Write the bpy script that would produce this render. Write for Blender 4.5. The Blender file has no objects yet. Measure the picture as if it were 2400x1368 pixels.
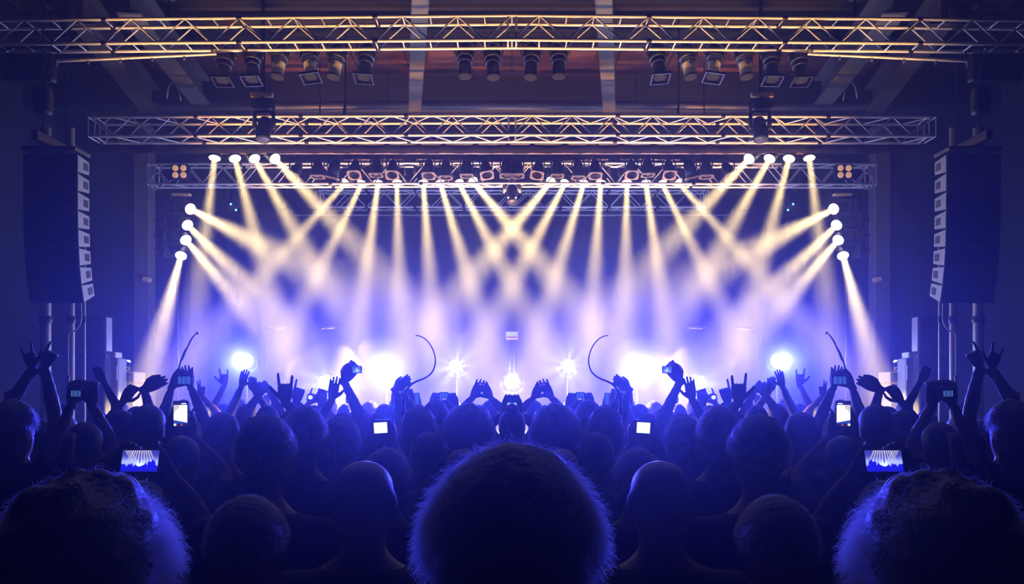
import bpy, math, random
from mathutils import Vector, Matrix, Quaternion, noise

# ------------------------------------------------------------------ camera, world, exposure, added lights
F, CAM_H, HORIZON = 2000.0, 1.85, 900.0          # focal length in pixels, eye height, horizon row (2400 x 1368 frame)
sc = bpy.context.scene
COL = sc.collection


def P(px, py, y):
    """The point that pixel (px, py) shows at distance y."""
    return Vector(((px - 1200.0) * y / F, y, CAM_H + (HORIZON - py) * y / F))


cam = bpy.data.cameras.new('camera')
cam.lens, cam.sensor_width, cam.shift_y = 30.0, 36.0, 216.0 / 2400.0
cam.clip_start = 0.05
cam_ob = bpy.data.objects.new('camera', cam)
COL.objects.link(cam_ob)
cam_ob.location = (0, 0, CAM_H)
cam_ob.rotation_euler = (math.pi / 2, 0, 0)
sc.camera = cam_ob
vs = sc.view_settings
vs.view_transform, vs.look, vs.exposure, vs.gamma = 'Standard', 'None', 0.0, 1.0
vs.use_curve_mapping = False

WORLD_STRENGTH = 0.006
HAZE_WIDE, HAZE_FORWARD, HAZE_ANISO = 0.008, 0.0067, 0.88     # two lobes: scattering all round, and the strong forward lobe of fine droplets
BEAM_POWER, BEAM_SPREAD, BEAM_COLOR = 134.0, 11.0, (1.0, 0.73, 0.3)
BLUE, BURST = (0.036, 0.046, 1.0), (0.36, 0.42, 1.0)

world = bpy.data.worlds.new('hall_ambience')
sc.world = world
world.use_nodes = True
bg = world.node_tree.nodes['Background']
bg.inputs[0].default_value = (0.03, 0.05, 1.0, 1)
bg.inputs[1].default_value = WORLD_STRENGTH
sc.cycles.max_bounces = 4
sc.cycles.diffuse_bounces = 2
sc.cycles.glossy_bounces = 2
sc.cycles.transmission_bounces = 2
sc.cycles.volume_bounces = 0
sc.cycles.sample_clamp_indirect = 3.0


def light(kind, loc, power, color, target=None, parent=None, **kw):
    l = bpy.data.lights.new('light_source', kind)
    l.energy, l.color = power, color
    for k, v in kw.items():
        setattr(l, k, v)
    o = bpy.data.objects.new('light_source', l)
    COL.objects.link(o)
    o.location = loc
    if target is not None:
        o.rotation_euler = (Vector(target) - Vector(loc)).to_track_quat('-Z', 'Y').to_euler()
    return o


AMBER = (1.0, 0.52, 0.17)
# added amber strip lights without fixtures, at the stage front and on the deck, each raking up at one truss


def batten(y, z, half, ty, tz, power, spread=17, color=(1.0, 0.45, 0.11)):
    return light('AREA', (0, y, z), power, color, (0, ty, tz), shape='RECTANGLE', size=2 * half, size_y=0.06, spread=math.radians(spread))


batten(9.75, 1.3, 4.9, 10.42, 6.1, 66, 17, AMBER)
batten(12.0, 1.45, 4.6, 12.75, 5.65, 85)
batten(13.8, 1.45, 4.2, 14.6, 5.42, 105, 22)

# added unseen lilac backlights under the roof over the front rows, raking the heads of the crowd from the stage side
RIM = 38.0
for x in (-4.2, -1.4, 1.4, 4.2):
    light('SPOT', (x, 7.8, 7.15), RIM, (0.5, 0.46, 1.0), (x * 0.55, 2.2, 1.5), spot_size=math.radians(46), spot_blend=0.7, shadow_soft_size=0.1)

# ------------------------------------------------------------------ materials
MATS = {}


def mat(name, color, rough=0.6, metal=0.0, emit=None, strength=0.0, var=0.0, scale=20.0, bump=0.0, sub=0.0):
    if name in MATS:
        return MATS[name]
    m = bpy.data.materials.new(name)
    m.use_nodes = True
    nt = m.node_tree
    b = nt.nodes['Principled BSDF']
    b.inputs['Base Color'].default_value = (*color, 1)
    b.inputs['Roughness'].default_value = rough
    b.inputs['Metallic'].default_value = metal
    if emit:
        b.inputs['Emission Color'].default_value = (*emit, 1)
        b.inputs['Emission Strength'].default_value = strength
        m.cycles.emission_sampling = 'NONE'
    if var or bump:
        tc = nt.nodes.new('ShaderNodeTexCoord')
        nz = nt.nodes.new('ShaderNodeTexNoise')
        nz.inputs['Scale'].default_value = scale
        nz.inputs['Detail'].default_value = 4
        nt.links.new(tc.outputs['Object'], nz.inputs['Vector'])
        if var:
            mx = nt.nodes.new('ShaderNodeMix')
            mx.data_type = 'RGBA'
            mx.inputs[6].default_value = (*[c * (1 - var) for c in color], 1)
            mx.inputs[7].default_value = (*[min(1, c * (1 + var)) for c in color], 1)
            nt.links.new(nz.outputs['Fac'], mx.inputs[0])
            nt.links.new(mx.outputs[2], b.inputs['Base Color'])
        if bump:
            bp = nt.nodes.new('ShaderNodeBump')
            bp.inputs['Strength'].default_value = bump
            bp.inputs['Distance'].default_value = 0.01
            nt.links.new(nz.outputs['Fac'], bp.inputs['Height'])
            nt.links.new(bp.outputs['Normal'], b.inputs['Normal'])
    MATS[name] = m
    return m


M_BLACK = mat('black_paint', (0.012, 0.012, 0.014), 0.45, var=0.3, scale=8)
M_DARKMETAL = mat('dark_metal', (0.03, 0.03, 0.033), 0.35, 0.6, var=0.2)
M_ALU = mat('aluminium', (0.82, 0.79, 0.74), 0.4, 0.12, var=0.15, scale=6)
M_ALUDULL = mat('dull_aluminium', (0.35, 0.33, 0.32), 0.5, 0.4, var=0.2, scale=6)
M_WALL = mat('dark_wall_paint', (0.016, 0.018, 0.024), 0.8, var=0.25, scale=2, bump=0.2)
M_FLOOR = mat('dark_floor', (0.02, 0.02, 0.022), 0.6, var=0.4, scale=3, bump=0.2)
M_STAGE = mat('black_stage_deck', (0.015, 0.015, 0.017), 0.55, var=0.4, scale=5)
M_CEIL = mat('red_brown_roof_deck', (0.008, 0.007, 0.009), 0.7, var=0.25, scale=1.5)
M_CEILP = mat('pale_red_roof_panel', (0.16, 0.06, 0.05), 0.7, var=0.2, scale=2)
M_RAFTER = mat('grey_painted_steel', (0.085, 0.08, 0.08), 0.6, var=0.15, scale=5)
M_RAFTERD = mat('brown_painted_steel', (0.06, 0.045, 0.045), 0.6, var=0.15, scale=5)
M_DRAPE = mat('black_drape', (0.01, 0.01, 0.012), 0.95, var=0.3, scale=12)
M_BACKDROP = mat('grey_backdrop_cloth', (0.12, 0.11, 0.12), 0.9, var=0.25, scale=0.7)
M_WARMLENS = mat('warm_lens', (0.9, 0.85, 0.7), 0.2, emit=(1.0, 0.86, 0.5), strength=9)
M_BLUELENS = mat('blue_white_lens', (0.8, 0.85, 1), 0.2, emit=(0.5, 0.58, 1.0), strength=60)
M_DIMLENS = mat('dim_amber_lens', (0.8, 0.6, 0.4), 0.3, emit=(1.0, 0.5, 0.18), strength=0.55)
M_OFFLENS = mat('unlit_lens', (0.05, 0.05, 0.06), 0.08)
M_GLASSLENS = mat('pale_unlit_lens', (0.12, 0.11, 0.14), 0.3, var=0.4, scale=60)
M_GREENLED = mat('green_indicator', (0.2, 0.8, 0.6), 0.3, emit=(0.2, 1.0, 0.7), strength=2.0)
M_WHITELED = mat('white_indicator', (0.9, 0.9, 0.9), 0.3, emit=(0.9, 0.95, 1.0), strength=2.5)
M_YELLOWLED = mat('yellow_bulb', (0.9, 0.9, 0.3), 0.3, emit=(1.0, 0.85, 0.15), strength=0.9)
M_CABGREY = mat('grey_cabinet_cloth', (0.22, 0.22, 0.24), 0.8, var=0.3, scale=90)
M_LITFLANK = mat('stage_lit_grey', (0.42, 0.42, 0.45), 0.55, var=0.15, scale=10)  # stage light on the inner speaker flanks, put into the colour
M_ORANGE = mat('orange_and_amber_lit_trim', (0.9, 0.6, 0.22), 0.5, var=0.2)  # real orange trim; brightened so the bars look amber lit
M_WHITE = mat('white_plastic', (0.6, 0.6, 0.62), 0.5)
M_RED = mat('red_enamel', (0.35, 0.03, 0.03), 0.45, var=0.2)
M_CABLE = mat('black_rubber_cable', (0.02, 0.02, 0.022), 0.5)
M_GREYCABLE = mat('grey_cable', (0.4, 0.38, 0.4), 0.45)
M_GOLDCAN = mat('brushed_lamp_barrel', (0.8, 0.68, 0.42), 0.45, 0.2, var=0.35, scale=40)
M_BRASS = mat('brass_cymbal', (0.6, 0.42, 0.15), 0.3, 0.8)


# ------------------------------------------------------------------ mesh building
class MB:
    def __init__(s):
        s.v, s.f = [], []

    def add(s, vs_, fs_):
        o = len(s.v)
        s.v += [tuple(v) for v in vs_]
        s.f += [tuple(i + o for i in f) for f in fs_]
        return s

    def box(s, c, size, R=None):
        c = Vector(c)
        h = Vector(size) * 0.5
        vs_ = []
        for x in (-1, 1):
            for y in (-1, 1):
                for z in (-1, 1):
                    p = Vector((x * h.x, y * h.y, z * h.z))
                    vs_.append(c + (R @ p if R else p))
        return s.add(vs_, [(0, 1, 3, 2), (4, 6, 7, 5), (0, 4, 5, 1), (2, 3, 7, 6), (0, 2, 6, 4), (1, 5, 7, 3)])

    def bbox(s, c, size, bev=0.01, R=None):
        """A box with bevelled edges: three crossed slabs' hull, as a loft of octagons along z."""
        hx, hy, hz = [v * 0.5 for v in size]
        b = min(bev, hx * 0.8, hy * 0.8, hz * 0.8)
        rings = []
        for z, i in ((-hz, b), (-hz + b, 0), (hz - b, 0), (hz, b)):
            x, y = hx - i, hy - i
            k = b if i == 0 else 0.4 * b
            ring = [(-x + k, -y), (x - k, -y), (x, -y + k), (x, y - k), (x - k, y), (-x + k, y), (-x, y - k), (-x, -y + k)]
            rr = []
            for px, py in ring:
                p = Vector((px, py, z))
                rr.append(Vector(c) + (R @ p if R else p))
            rings.append(rr)
        return s.loft(rings)

    def loft(s, rings, caps=True):
        n = len(rings[0])
        o = len(s.v)
        for r in rings:
            s.v += [tuple(p) for p in r]
        for i in range(len(rings) - 1):
            for j in range(n):
                a, b = o + i * n + j, o + i * n + (j + 1) % n
                s.f.append((a, b, b + n, a + n))
        if caps:
            s.f.append(tuple(o + j for j in range(n - 1, -1, -1)))
            e = o + (len(rings) - 1) * n
            s.f.append(tuple(e + j for j in range(n)))
        return s

    def sweep(s, pts, radii, n=8, flat=None):
        """A round tube along a polyline; radii a number or a list; flat: (axis, factor) squashes it."""
        pts = [Vector(p) for p in pts]
        if not isinstance(radii, (list, tuple)):
            radii = [radii] * len(pts)
        rings = []
        t0 = (pts[1] - pts[0]).normalized()
        up = Vector((0, 0, 1)) if abs(t0.z) < 0.9 else Vector((1, 0, 0))
        x = t0.cross(up).normalized()
        for i, p in enumerate(pts):
            t = (pts[min(i + 1, len(pts) - 1)] - pts[max(i - 1, 0)]).normalized()
            x = (x - t * x.dot(t)).normalized()
            y = t.cross(x)
            rings.append([p + (x * math.cos(2 * math.pi * k / n) + y * math.sin(2 * math.pi * k / n)) * radii[i] for k in range(n)])
        return s.loft(rings)

    def lathe(s, prof, n=16, M=None):
        rings = []
        for r, z in prof:
            rings.append([(M @ Vector((r * math.cos(2 * math.pi * k / n), r * math.sin(2 * math.pi * k / n), z))) if M else Vector((r * math.cos(2 * math.pi * k / n), r * math.sin(2 * math.pi * k / n), z)) for k in range(n)])
        return s.loft(rings)

    def ball(s, c, rad, nu=12, nv=8, R=None):
        c = Vector(c)
        rings = []
        for j in range(nv + 1):
            a = math.pi * (j + 0.02 * (1 if j == 0 else -1 if j == nv else 0)) / nv
            ring = []
            for i in range(nu):
                b = 2 * math.pi * i / nu
                p = Vector((rad[0] * math.sin(a) * math.cos(b), rad[1] * math.sin(a) * math.sin(b), -rad[2] * math.cos(a)))
                ring.append(c + (R @ p if R else p))
            rings.append(ring)
        return s.loft(rings)

    def mesh(s, name, smooth=False, off=None):
        me = bpy.data.meshes.new(name)
        v = s.v if off is None else [(a[0] - off[0], a[1] - off[1], a[2] - off[2]) for a in s.v]
        me.from_pydata(v, [], s.f)
        if smooth:
            me.polygons.foreach_set('use_smooth', [True] * len(me.polygons))
        me.update()
        return me

    def build(s, name, m, parent=None, smooth=False, off=None, loc=None):
        me = s.mesh(name, smooth, off)
        me.materials.append(m)
        return obj(name, me, parent, loc)


def smooth_path(pts, k=4):
    """A finer curve through the points."""
    pts = [Vector(p) for p in pts]
    out = []
    for i in range(len(pts) - 1):
        a, b, c, d = pts[max(i - 1, 0)], pts[i], pts[i + 1], pts[min(i + 2, len(pts) - 1)]
        for j in range(k):
            t = j / k
            out.append(0.5 * ((2 * b) + (c - a) * t + (2 * a - 5 * b + 4 * c - d) * t * t + (3 * b - a - 3 * c + d) * t ** 3))
    return out + [pts[-1]]


def obj(name, data, parent=None, loc=None):
    o = bpy.data.objects.new(name, data)
    COL.objects.link(o)
    if parent is not None:
        o.parent = parent
    if loc is not None:
        o.location = loc
    return o


def tag(o, label=None, cat=None, group=None, kind=None):
    for k, v in (('label', label), ('category', cat), ('group', group), ('kind', kind)):
        if v:
            o[k] = v
    return o


def thing(name, label, cat, loc=(0, 0, 0), group=None):
    o = bpy.data.objects.new(name, None)
    o.empty_display_size = 0.05
    COL.objects.link(o)
    o.location = loc
    return tag(o, label, cat, group)


def copy_tree(o, parent=None):
    c = o.copy()
    COL.objects.link(c)
    if parent is not None:
        c.parent = parent
    for ch in list(o.children):
        copy_tree(ch, c)
    return c


def mirror(o, label):
    """The twin of a thing on the other side of the hall: a copy reflected in the plane x = 0."""
    c = o.copy()
    COL.objects.link(c)
    c.location.x = -o.location.x
    c.scale.x = -o.scale.x
    c.rotation_euler.z = -o.rotation_euler.z
    c['label'] = label
    for ch in list(o.children):
        k = ch.copy()
        COL.objects.link(k)
        k.parent = c
        for g in list(ch.children):
            q = g.copy()
            COL.objects.link(q)
            q.parent = k
    return c


def both(o, label):
    """Writes the label for this side (left) and makes the twin on the right."""
    o['label'] = label.replace('{s}', 'left').replace('{o}', 'right')
    return mirror(o, label.replace('{s}', 'right').replace('{o}', 'left'))


UNIT = {}


def rod(name, m, parent, a, b, r, n=8):
    """A straight tube as an object that shares one unit mesh with its like."""
    key = (m.name, n)
    if key not in UNIT:
        me = MB().lathe([(1, 0), (1, 1)], n).mesh('tube', True)
        me.materials.append(m)
        UNIT[key] = me
    a, b = Vector(a), Vector(b)
    if parent is not None:
        a, b = a - parent.location, b - parent.location
    o = obj(name, UNIT[key], parent, a)
    d = b - a
    o.rotation_euler = d.to_track_quat('Z', 'Y').to_euler()
    o.scale = (r, r, d.length)
    return o


def structure(name, mb, m, smooth=False):
    return tag(mb.build(name, m, None, smooth), kind='structure')


# ------------------------------------------------------------------ the hall
RX, RY0, RY1, RZ = 8.8, -2.5, 19.4, 7.4
floor = structure('floor', MB().box((0, (RY0 + RY1) / 2, -0.1), (2 * RX, RY1 - RY0, 0.2)), M_FLOOR)
structure('wall_back', MB().box((0, RY1 + 0.1, RZ / 2), (2 * RX + 0.4, 0.2, RZ)), M_WALL)
structure('wall_left', MB().box((-RX - 0.1, (RY0 + RY1) / 2, RZ / 2), (0.2, RY1 - RY0, RZ)), M_WALL)
structure('wall_right', MB().box((RX + 0.1, (RY0 + RY1) / 2, RZ / 2), (0.2, RY1 - RY0, RZ)), M_WALL)
# ribbed roof deck
mb = MB()
prof = []
k = 0
y = RY0
while y < RY1:
    prof += [(y, RZ), (y + 0.1, RZ), (y + 0.13, RZ + 0.05), (y + 0.23, RZ + 0.05)]
    y += 0.26
rings = [[(-RX, a, b) for a, b in prof], [(RX, a, b) for a, b in prof]]
n = len(prof)
mb.add(rings[0] + rings[1] + [(-RX, RY0, RZ + 0.3), (-RX, RY1, RZ + 0.3), (RX, RY0, RZ + 0.3), (RX, RY1, RZ + 0.3)],
       [(i, i + 1, n + i + 1, n + i) for i in range(n - 1)] + [(2 * n, 2 * n + 2, 2 * n + 3, 2 * n + 1)])
ceiling = structure('ceiling', mb, M_CEIL)
# red-brown roof panels over the stage front, and a lighter one beside each middle rafter
M_ROOFRED = mat('red_brown_roof_panel', (0.075, 0.026, 0.022), 0.7, var=0.3, scale=1.5)
for i in range(14):
    x0 = -6.3 + 0.9 * i
    MB().box((x0 + 0.45, 14.62, RZ - 0.008), (0.88, 1.44, 0.014)).build('roof_panel', M_ROOFRED, ceiling)
for s in (-1, 1):
    y0, y1 = 13.95, 14.65
    x0, x1 = (1005 - 1200) * 14.3 / F, (1068 - 1200) * 14.3 / F
    MB().box((s * (x0 + x1) / 2, (y0 + y1) / 2, RZ - 0.022), (abs(x1 - x0), y1 - y0, 0.02)).build('panel', M_CEILP, ceiling)
# bulkhead beam across the hall above the stage front
mb = MB()
zb = 6.78
prof = [(15.35, RZ), (15.35, zb + 0.12), (15.38, zb + 0.04), (15.46, zb), (15.9, zb), (15.95, zb + 0.1), (15.95, RZ)]
mb.loft([[Vector((x, a, b)) for a, b in prof] for x in (-RX, RX)])
structure('trim_1', mb, mat('blue_grey_bulkhead', (0.02, 0.024, 0.032), 0.6, var=0.2))
# round duct running across in front of the bulkhead with turned-up ends
duct = thing('ventilation_duct', 'dark round ventilation duct running across under the roof', 'duct', (0, 15.1, 6.75))
pts = [P(300, 200, 15.1)] + [P(330, 228, 15.1), P(352, 243, 15.1), P(385, 249, 15.1)] + [Vector((0, 15.1, P(1200, 246, 15.1).z))]
pts = pts + [Vector((-p.x, p.y, p.z)) for p in reversed(pts[:-1])]
MB().sweep(pts, 0.075, 10).build('pipe', mat('grey_duct_metal', (0.14, 0.14, 0.16), 0.45, 0.3, var=0.2), duct, True, duct.location)
for s in (-1, 1):
    for x in (2.2, 4.6):
        rod('hanger', M_DARKMETAL, duct, (s * x, 15.1, 6.8), (s * x, 15.1, RZ - 0.005), 0.012)
# sloping roof rafters (pixel ends of the left half; the right half is their reflection)
for name, a, b, w, zb, m, lab in (
    ('roof_rafter', (986, -8), (972, 263), 0.21, 6.5, M_RAFTER, 'grey steel roof rafter nearest the middle, {s} of centre'),
    ('roof_rafter', (300, 30), (470, 245), 0.3, 6.45, M_RAFTER, 'pale grey slanting roof rafter above the {s} lamps'),
    ('roof_rafter', (190, 55), (352, 265), 0.3, 6.4, M_RAFTERD, 'brown slanting roof rafter, outermost on the {s}'),
):
    ya, yb = [(zb - CAM_H) * F / (HORIZON - q[1]) for q in (a, b)]
    A, B = P(a[0], a[1], ya), P(b[0], b[1], yb)
    t = thing(name, lab, 'rafter', (A + B) / 2, 'roof rafters')
    d = (B - A).normalized()
    side = d.cross(Vector((0, 0, 1))).normalized()
    mb = MB()

    def section(p):   # an I beam: flange, web, flange
        h, f, q = 0.42, 0.03, 0.025
        pr = [(-w / 2, 0), (w / 2, 0), (w / 2, f), (q, f), (q, h - f), (w / 2, h - f), (w / 2, h), (-w / 2, h), (-w / 2, h - f), (-q, h - f), (-q, f), (-w / 2, f)]
        return [p + side * x + Vector((0, 0, z)) for x, z in pr]
    mb.loft([section(A), section(B)])
    mb.build('beam', m, t, False, t.location)
    for f_ in (0.2, 0.8):
        p = A.lerp(B, f_)
        MB().box(p + Vector((0, 0, (0.42 + RZ - zb) / 2)), (0.1, 0.1, RZ - zb - 0.425)).build('hanger', M_DARKMETAL, t, False, t.location)
    both(t, lab)
# stage
STAGE_Z = 1.15
stage = thing('stage', 'black raised stage deck behind the crowd', 'stage', (0, 10.7, 0))
for i in range(6):
    x = -6.84 + 2.28 * i
    MB().box((x + 1.14, 14.9, STAGE_Z - 0.06), (2.27, 8.4, 0.12)).build('deck_panel', M_STAGE, stage, False, stage.location)
MB().box((0, 10.72, (STAGE_Z - 0.12) / 2), (13.68, 0.04, STAGE_Z - 0.12)).build('front_skirt', M_DRAPE, stage, False, stage.location)
for x in (-6.6, -3.4, 0, 3.4, 6.6):
    rod('support_post', M_DARKMETAL, stage, (x, 11.2, 0), (x, 11.2, STAGE_Z - 0.1), 0.03)
    rod('support_post', M_DARKMETAL, stage, (x, 18.6, 0), (x, 18.6, STAGE_Z - 0.1), 0.03)


def drape(name, label, x0, x1, y, z0, z1, m, fold=0.35, amp=0.05, cat='curtain', step=0.06):
    t = thing(name, label, cat, ((x0 + x1) / 2, y, z0))
    n = max(6, int((x1 - x0) / step))
    vs_, fs_ = [], []
    for j, z in enumerate((z0, (z0 + z1) / 2, z1)):
        for i in range(n + 1):
            x = x0 + (x1 - x0) * i / n
            vs_.append((x, y + amp * math.sin(2 * math.pi * x / fold + 0.4 * math.sin(3 * x)) * (1 - 0.25 * j), z))
    for j in range(2):
        for i in range(n):
            a = j * (n + 1) + i
            fs_.append((a, a + 1, a + n + 2, a + n + 1))
    o = MB().add(vs_, fs_).build('cloth', m, t, True, t.location)
    so = o.modifiers.new('thickness', 'SOLIDIFY')
    so.thickness = 0.012
    rod('batten', M_DARKMETAL, t, (x0, y, z1 + 0.02), (x1, y, z1 + 0.02), 0.025)
    return t


bd = drape('backdrop', 'grey cloth backdrop hanging behind the stage', -5.6, 5.6, 18.9, STAGE_Z, 5.7, M_BACKDROP, 0.6, 0.04, 'backdrop', 0.1)
for x in (-5, -2.5, 2.5, 5):
    rod('hanging_wire', M_DARKMETAL, bd, (x, 18.9, 5.7), (x, 18.9, RZ - 0.005), 0.008)
for lab, x in (('tall black side drape at the {s} edge of the stage', -6.3),):
    t = drape('side_drape', lab, x - 0.52, x + 0.55, 18.0, STAGE_Z, 6.6, M_DRAPE)
    rod('hanging_wire', M_DARKMETAL, t, (x - 0.3, 18.0, 6.6), (x - 0.3, 18.0, RZ - 0.005), 0.008)
    both(t, lab)
# pale wall columns in the wings, each with a small lamp
a, b = P(309, 640, 16.2), P(347, 640, 16.2)
t = thing('wing_column', '', 'column', ((a.x + b.x) / 2, 16.35, 0))
MB().bbox(((a.x + b.x) / 2, 16.4, RZ / 2 - 0.3), (b.x - a.x, 0.3, RZ - 0.6), 0.02).build('shaft', mat('brown_column', (0.15, 0.12, 0.1), 0.8, var=0.2), t, False, t.location)
MB().bbox(((a.x + b.x) / 2, 16.4, 0.62), (b.x - a.x + 0.1, 0.4, 1.24), 0.02).build('base', M_WALL, t, False, t.location)
both(t, 'plain brown column in the {s} wing behind the stage')
a = P(339, 653, 16.1)
t = thing('wall_lamp', '', 'lamp', (a.x, 16.2, a.z))
MB().bbox((0, 0.0, 0), (0.15, 0.12, 0.09), 0.015, Matrix.Rotation(0.25, 3, 'Y')).build('housing', M_ORANGE, t)
MB().box((0, 0.05, 0.0), (0.06, 0.06, 0.06)).build('bracket', M_DARKMETAL, t)
both(t, 'small tilted wall lamp box on the {s} wing column')

# haze that fills the hall
hm = bpy.data.materials.new('stage_haze')
hm.use_nodes = True
nt = hm.node_tree
nt.nodes.clear()
out = nt.nodes.new('ShaderNodeOutputMaterial')
both_lobes = nt.nodes.new('ShaderNodeAddShader')
for i, (dens, g) in enumerate(((HAZE_WIDE, 0.15), (HAZE_FORWARD, HAZE_ANISO))):
    scat = nt.nodes.new('ShaderNodeVolumeScatter')
    scat.inputs['Density'].default_value = dens
    scat.inputs['Anisotropy'].default_value = g
    nt.links.new(scat.outputs[0], both_lobes.inputs[i])
nt.links.new(both_lobes.outputs[0], out.inputs['Volume'])
tag(MB().box((0, (RY0 + RY1) / 2, RZ / 2), (2 * RX - 0.02, RY1 - RY0 - 0.04, RZ - 0.02)).build('haze', hm), 'thin stage haze filling the hall', 'haze', None, 'stuff')

# ------------------------------------------------------------------ trusses
def truss(name, label, ends, h, depth, pitch, mode, r_ch=0.025, r_br=0.011, hang=()):
    """ends: polyline of the front top chord. mode 'ladder': zigzag in the upright faces, straight rungs above and below; 'lattice': zigzag all round."""
    ends = [Vector(e) for e in ends]
    mid = (ends[0] + ends[-1]) / 2
    t = thing(name, label, 'truss', (mid.x, mid.y, ends[0].z))
    offs = [Vector((0, 0, 0)), Vector((0, depth, 0)), Vector((0, 0, -h)), Vector((0, depth, -h))]
    for a, b in zip(ends[:-1], ends[1:]):
        for o_ in offs:
            rod('chord', M_ALU, t, a + o_, b + o_, r_ch, 10)
        L = (b - a).length
        n = max(2, int(round(L / pitch)))
        q = [a.lerp(b, i / n) for i in range(n + 1)]
        for i in range(n):
            u, v = (q[i], q[i + 1])
            if (i % 2) ^ (mid.x > -0.01 and a.x >= -0.01):
                f0, f1 = 2, 0        # rises
            else:
                f0, f1 = 0, 2
            rod('brace', M_ALU, t, u + offs[f0], v + offs[f1], r_br, 6)
            rod('brace', M_ALU, t, u + offs[f0 + 1], v + offs[f1 + 1], r_br, 6)
            if mode == 'ladder':
                rod('rung', M_ALU, t, u + offs[0], u + offs[1], r_br, 6)
                rod('rung', M_ALU, t, u + offs[2], u + offs[3], r_br, 6)
            else:
                g0, g1 = (0, 1) if i % 2 else (1, 0)
                rod('brace', M_ALU, t, u + offs[g0], v + offs[g1], r_br, 6)
                rod('brace', M_ALU, t, u + offs[g0 + 2], v + offs[g1 + 2], r_br, 6)
        for e in (a, b):          # joint frame at each end of a span
            for s in (-0.05, 0.05):
                p = e + (b - a).normalized() * s
                for i, j in ((0, 1), (1, 3), (3, 2), (2, 0)):
                    rod('joint_tube', M_ALU, t, p + offs[i], p + offs[j], r_br * 1.1, 6)
        # couplers along the chords
        for k in range(1, 4):
            p = a.lerp(b, k / 4)
            for o_ in offs:
                d = (b - a).normalized() * 0.03
                rod('coupler', M_DARKMETAL, t, p + o_ - d, p + o_ + d, r_ch * 1.25, 10)
    for x in hang:
        y = ends[0].y + depth / 2
        zt = ends[0].z
        rod('hoist_chain', M_DARKMETAL, t, (x, y, zt + 0.05), (x, y, RZ - 0.005), 0.012)
        if ends[0].y < 11:
            MB().bbox((x, y, zt + 0.45), (0.16, 0.14, 0.3), 0.03).build('hoist', M_BLACK, t, False, t.location)
        mb = MB().sweep([(x, y, zt + 0.3), (x - 0.02, y - 0.02, zt + 0.12), (x, ends[0].y, zt)], 0.012, 6)
        mb.build('sling', M_DARKMETAL, t, True, t.location)
    return t


def PZ(px, py, z):
    return P(px, py, (z - CAM_H) * F / (HORIZON - py))


front = truss('lighting_truss', 'long square lighting truss nearest the crowd, crossing the top of the view',
              [PZ(-70, 48, 6.25), PZ(1200, 36, 6.25), PZ(2470, 48, 6.25)], 0.29, 0.245, 0.327, 'ladder', 0.021, 0.0105, (-4.2, 4.2))
second = truss('lighting_truss', 'square lattice truss just above the black border curtain',
               [PZ(214, 274, 5.8), PZ(1200, 270, 5.8), PZ(2186, 274, 5.8)], 0.285, 0.36, 0.29, 'lattice', 0.023, 0.011, (-2.5, 2.5))
back = truss('lighting_truss', 'square lighting truss that carries the row of warm beam lamps',
             [PZ(352, 384, 5.6), PZ(1200, 381, 5.6), PZ(2048, 384, 5.6)], 0.345, 0.24, 0.3, 'lattice', 0.022, 0.011, (-3.3, 3.3))
rear = truss('lighting_truss', 'short dim truss furthest back, behind the warm beam lamps',
             [PZ(745, 446, 5.82), PZ(1200, 446, 5.82), PZ(1655, 446, 5.82)], 0.34, 0.3, 0.34, 'lattice', 0.02, 0.01, (-2.2, 2.2))

# spare pipes
for lab, x0, x1, py0, py1, y, r in (
    ('thin straight lighting pipe slung under the nearest truss on the {s}', 132, 507, 143, 126, 10.35, 0.018),
):
    A, B = P(x0, py0, y), P(x1, py1, y)
    t = thing('lighting_pipe', lab, 'pipe', A)
    rod('tube', M_ALU, t, A, B, r, 10)
    for k in range(5):
        p = A.lerp(B, k / 5)
        MB().box(p + Vector((0, 0, -0.03)), (0.02, 0.02, 0.05)).build('clamp', M_ALUDULL, t, False, t.location)
    p = A.lerp(B, 0.97)
    rod('hanger', M_DARKMETAL, t, p, p + Vector((0, 0.02, 0.12)), 0.008)
    p = A.lerp(B, 0.35)
    rod('hanger', M_DARKMETAL, t, p, p + Vector((0, 0.02, 0.16)), 0.008)
    both(t, lab)
t = thing('lighting_pipe', 'long thin pipe with small joints below the furthest truss', 'pipe', P(1200, 504, 17.6))
rod('tube', M_ALUDULL, t, P(690, 504, 17.6), P(1710, 504, 17.6), 0.02, 8)
for px in (745, 870, 980, 1080, 1320, 1420, 1530, 1655):
    p = P(px, 504, 17.6)
    MB().ball(p, (0.035, 0.035, 0.035), 8, 6).build('joint', M_ALUDULL, t, True, t.location)
for px in (760, 1640):
    rod('hanging_wire', M_DARKMETAL, t, P(px, 504, 17.6), P(px, 486, 17.62), 0.008)
# black border curtain above the stage with a pipe along its lower edge
t = thing('border_curtain', 'long black border curtain hanging under the lattice truss', 'curtain', P(1200, 350, 13.0))
z1, z0 = P(0, 336, 13.0).z, P(0, 358, 13.0).z
x1 = (1200 - 238) * 13.0 / F
n = 240
mb = MB()
vs_, fs_ = [], []
for z in (z0, z1):
    for i in range(n + 1):
        x = -x1 + 2 * x1 * i / n
        vs_.append((x, 13.0 + 0.025 * math.sin(x * 14) + 0.015 * math.sin(x * 37), z))
for i in range(n):
    fs_.append((i, i + 1, n + 2 + i, n + 1 + i))
o = mb.add(vs_, fs_).build('cloth', M_DRAPE, t, True, t.location)
o.modifiers.new('thickness', 'SOLIDIFY').thickness = 0.03
rod('batten', M_DARKMETAL, t, (-x1, 13.0, z1), (x1, 13.0, z1), 0.03)
for x in (-4, -1.5, 1.5, 4):
    rod('tie', M_DARKMETAL, t, (x, 13.0, z1), (x, 12.85, z1 + 0.1), 0.01)
a, b = P(500, 359, 13.1), P(1900, 359, 13.1)
LAMPBAR_Z = a.z
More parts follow.
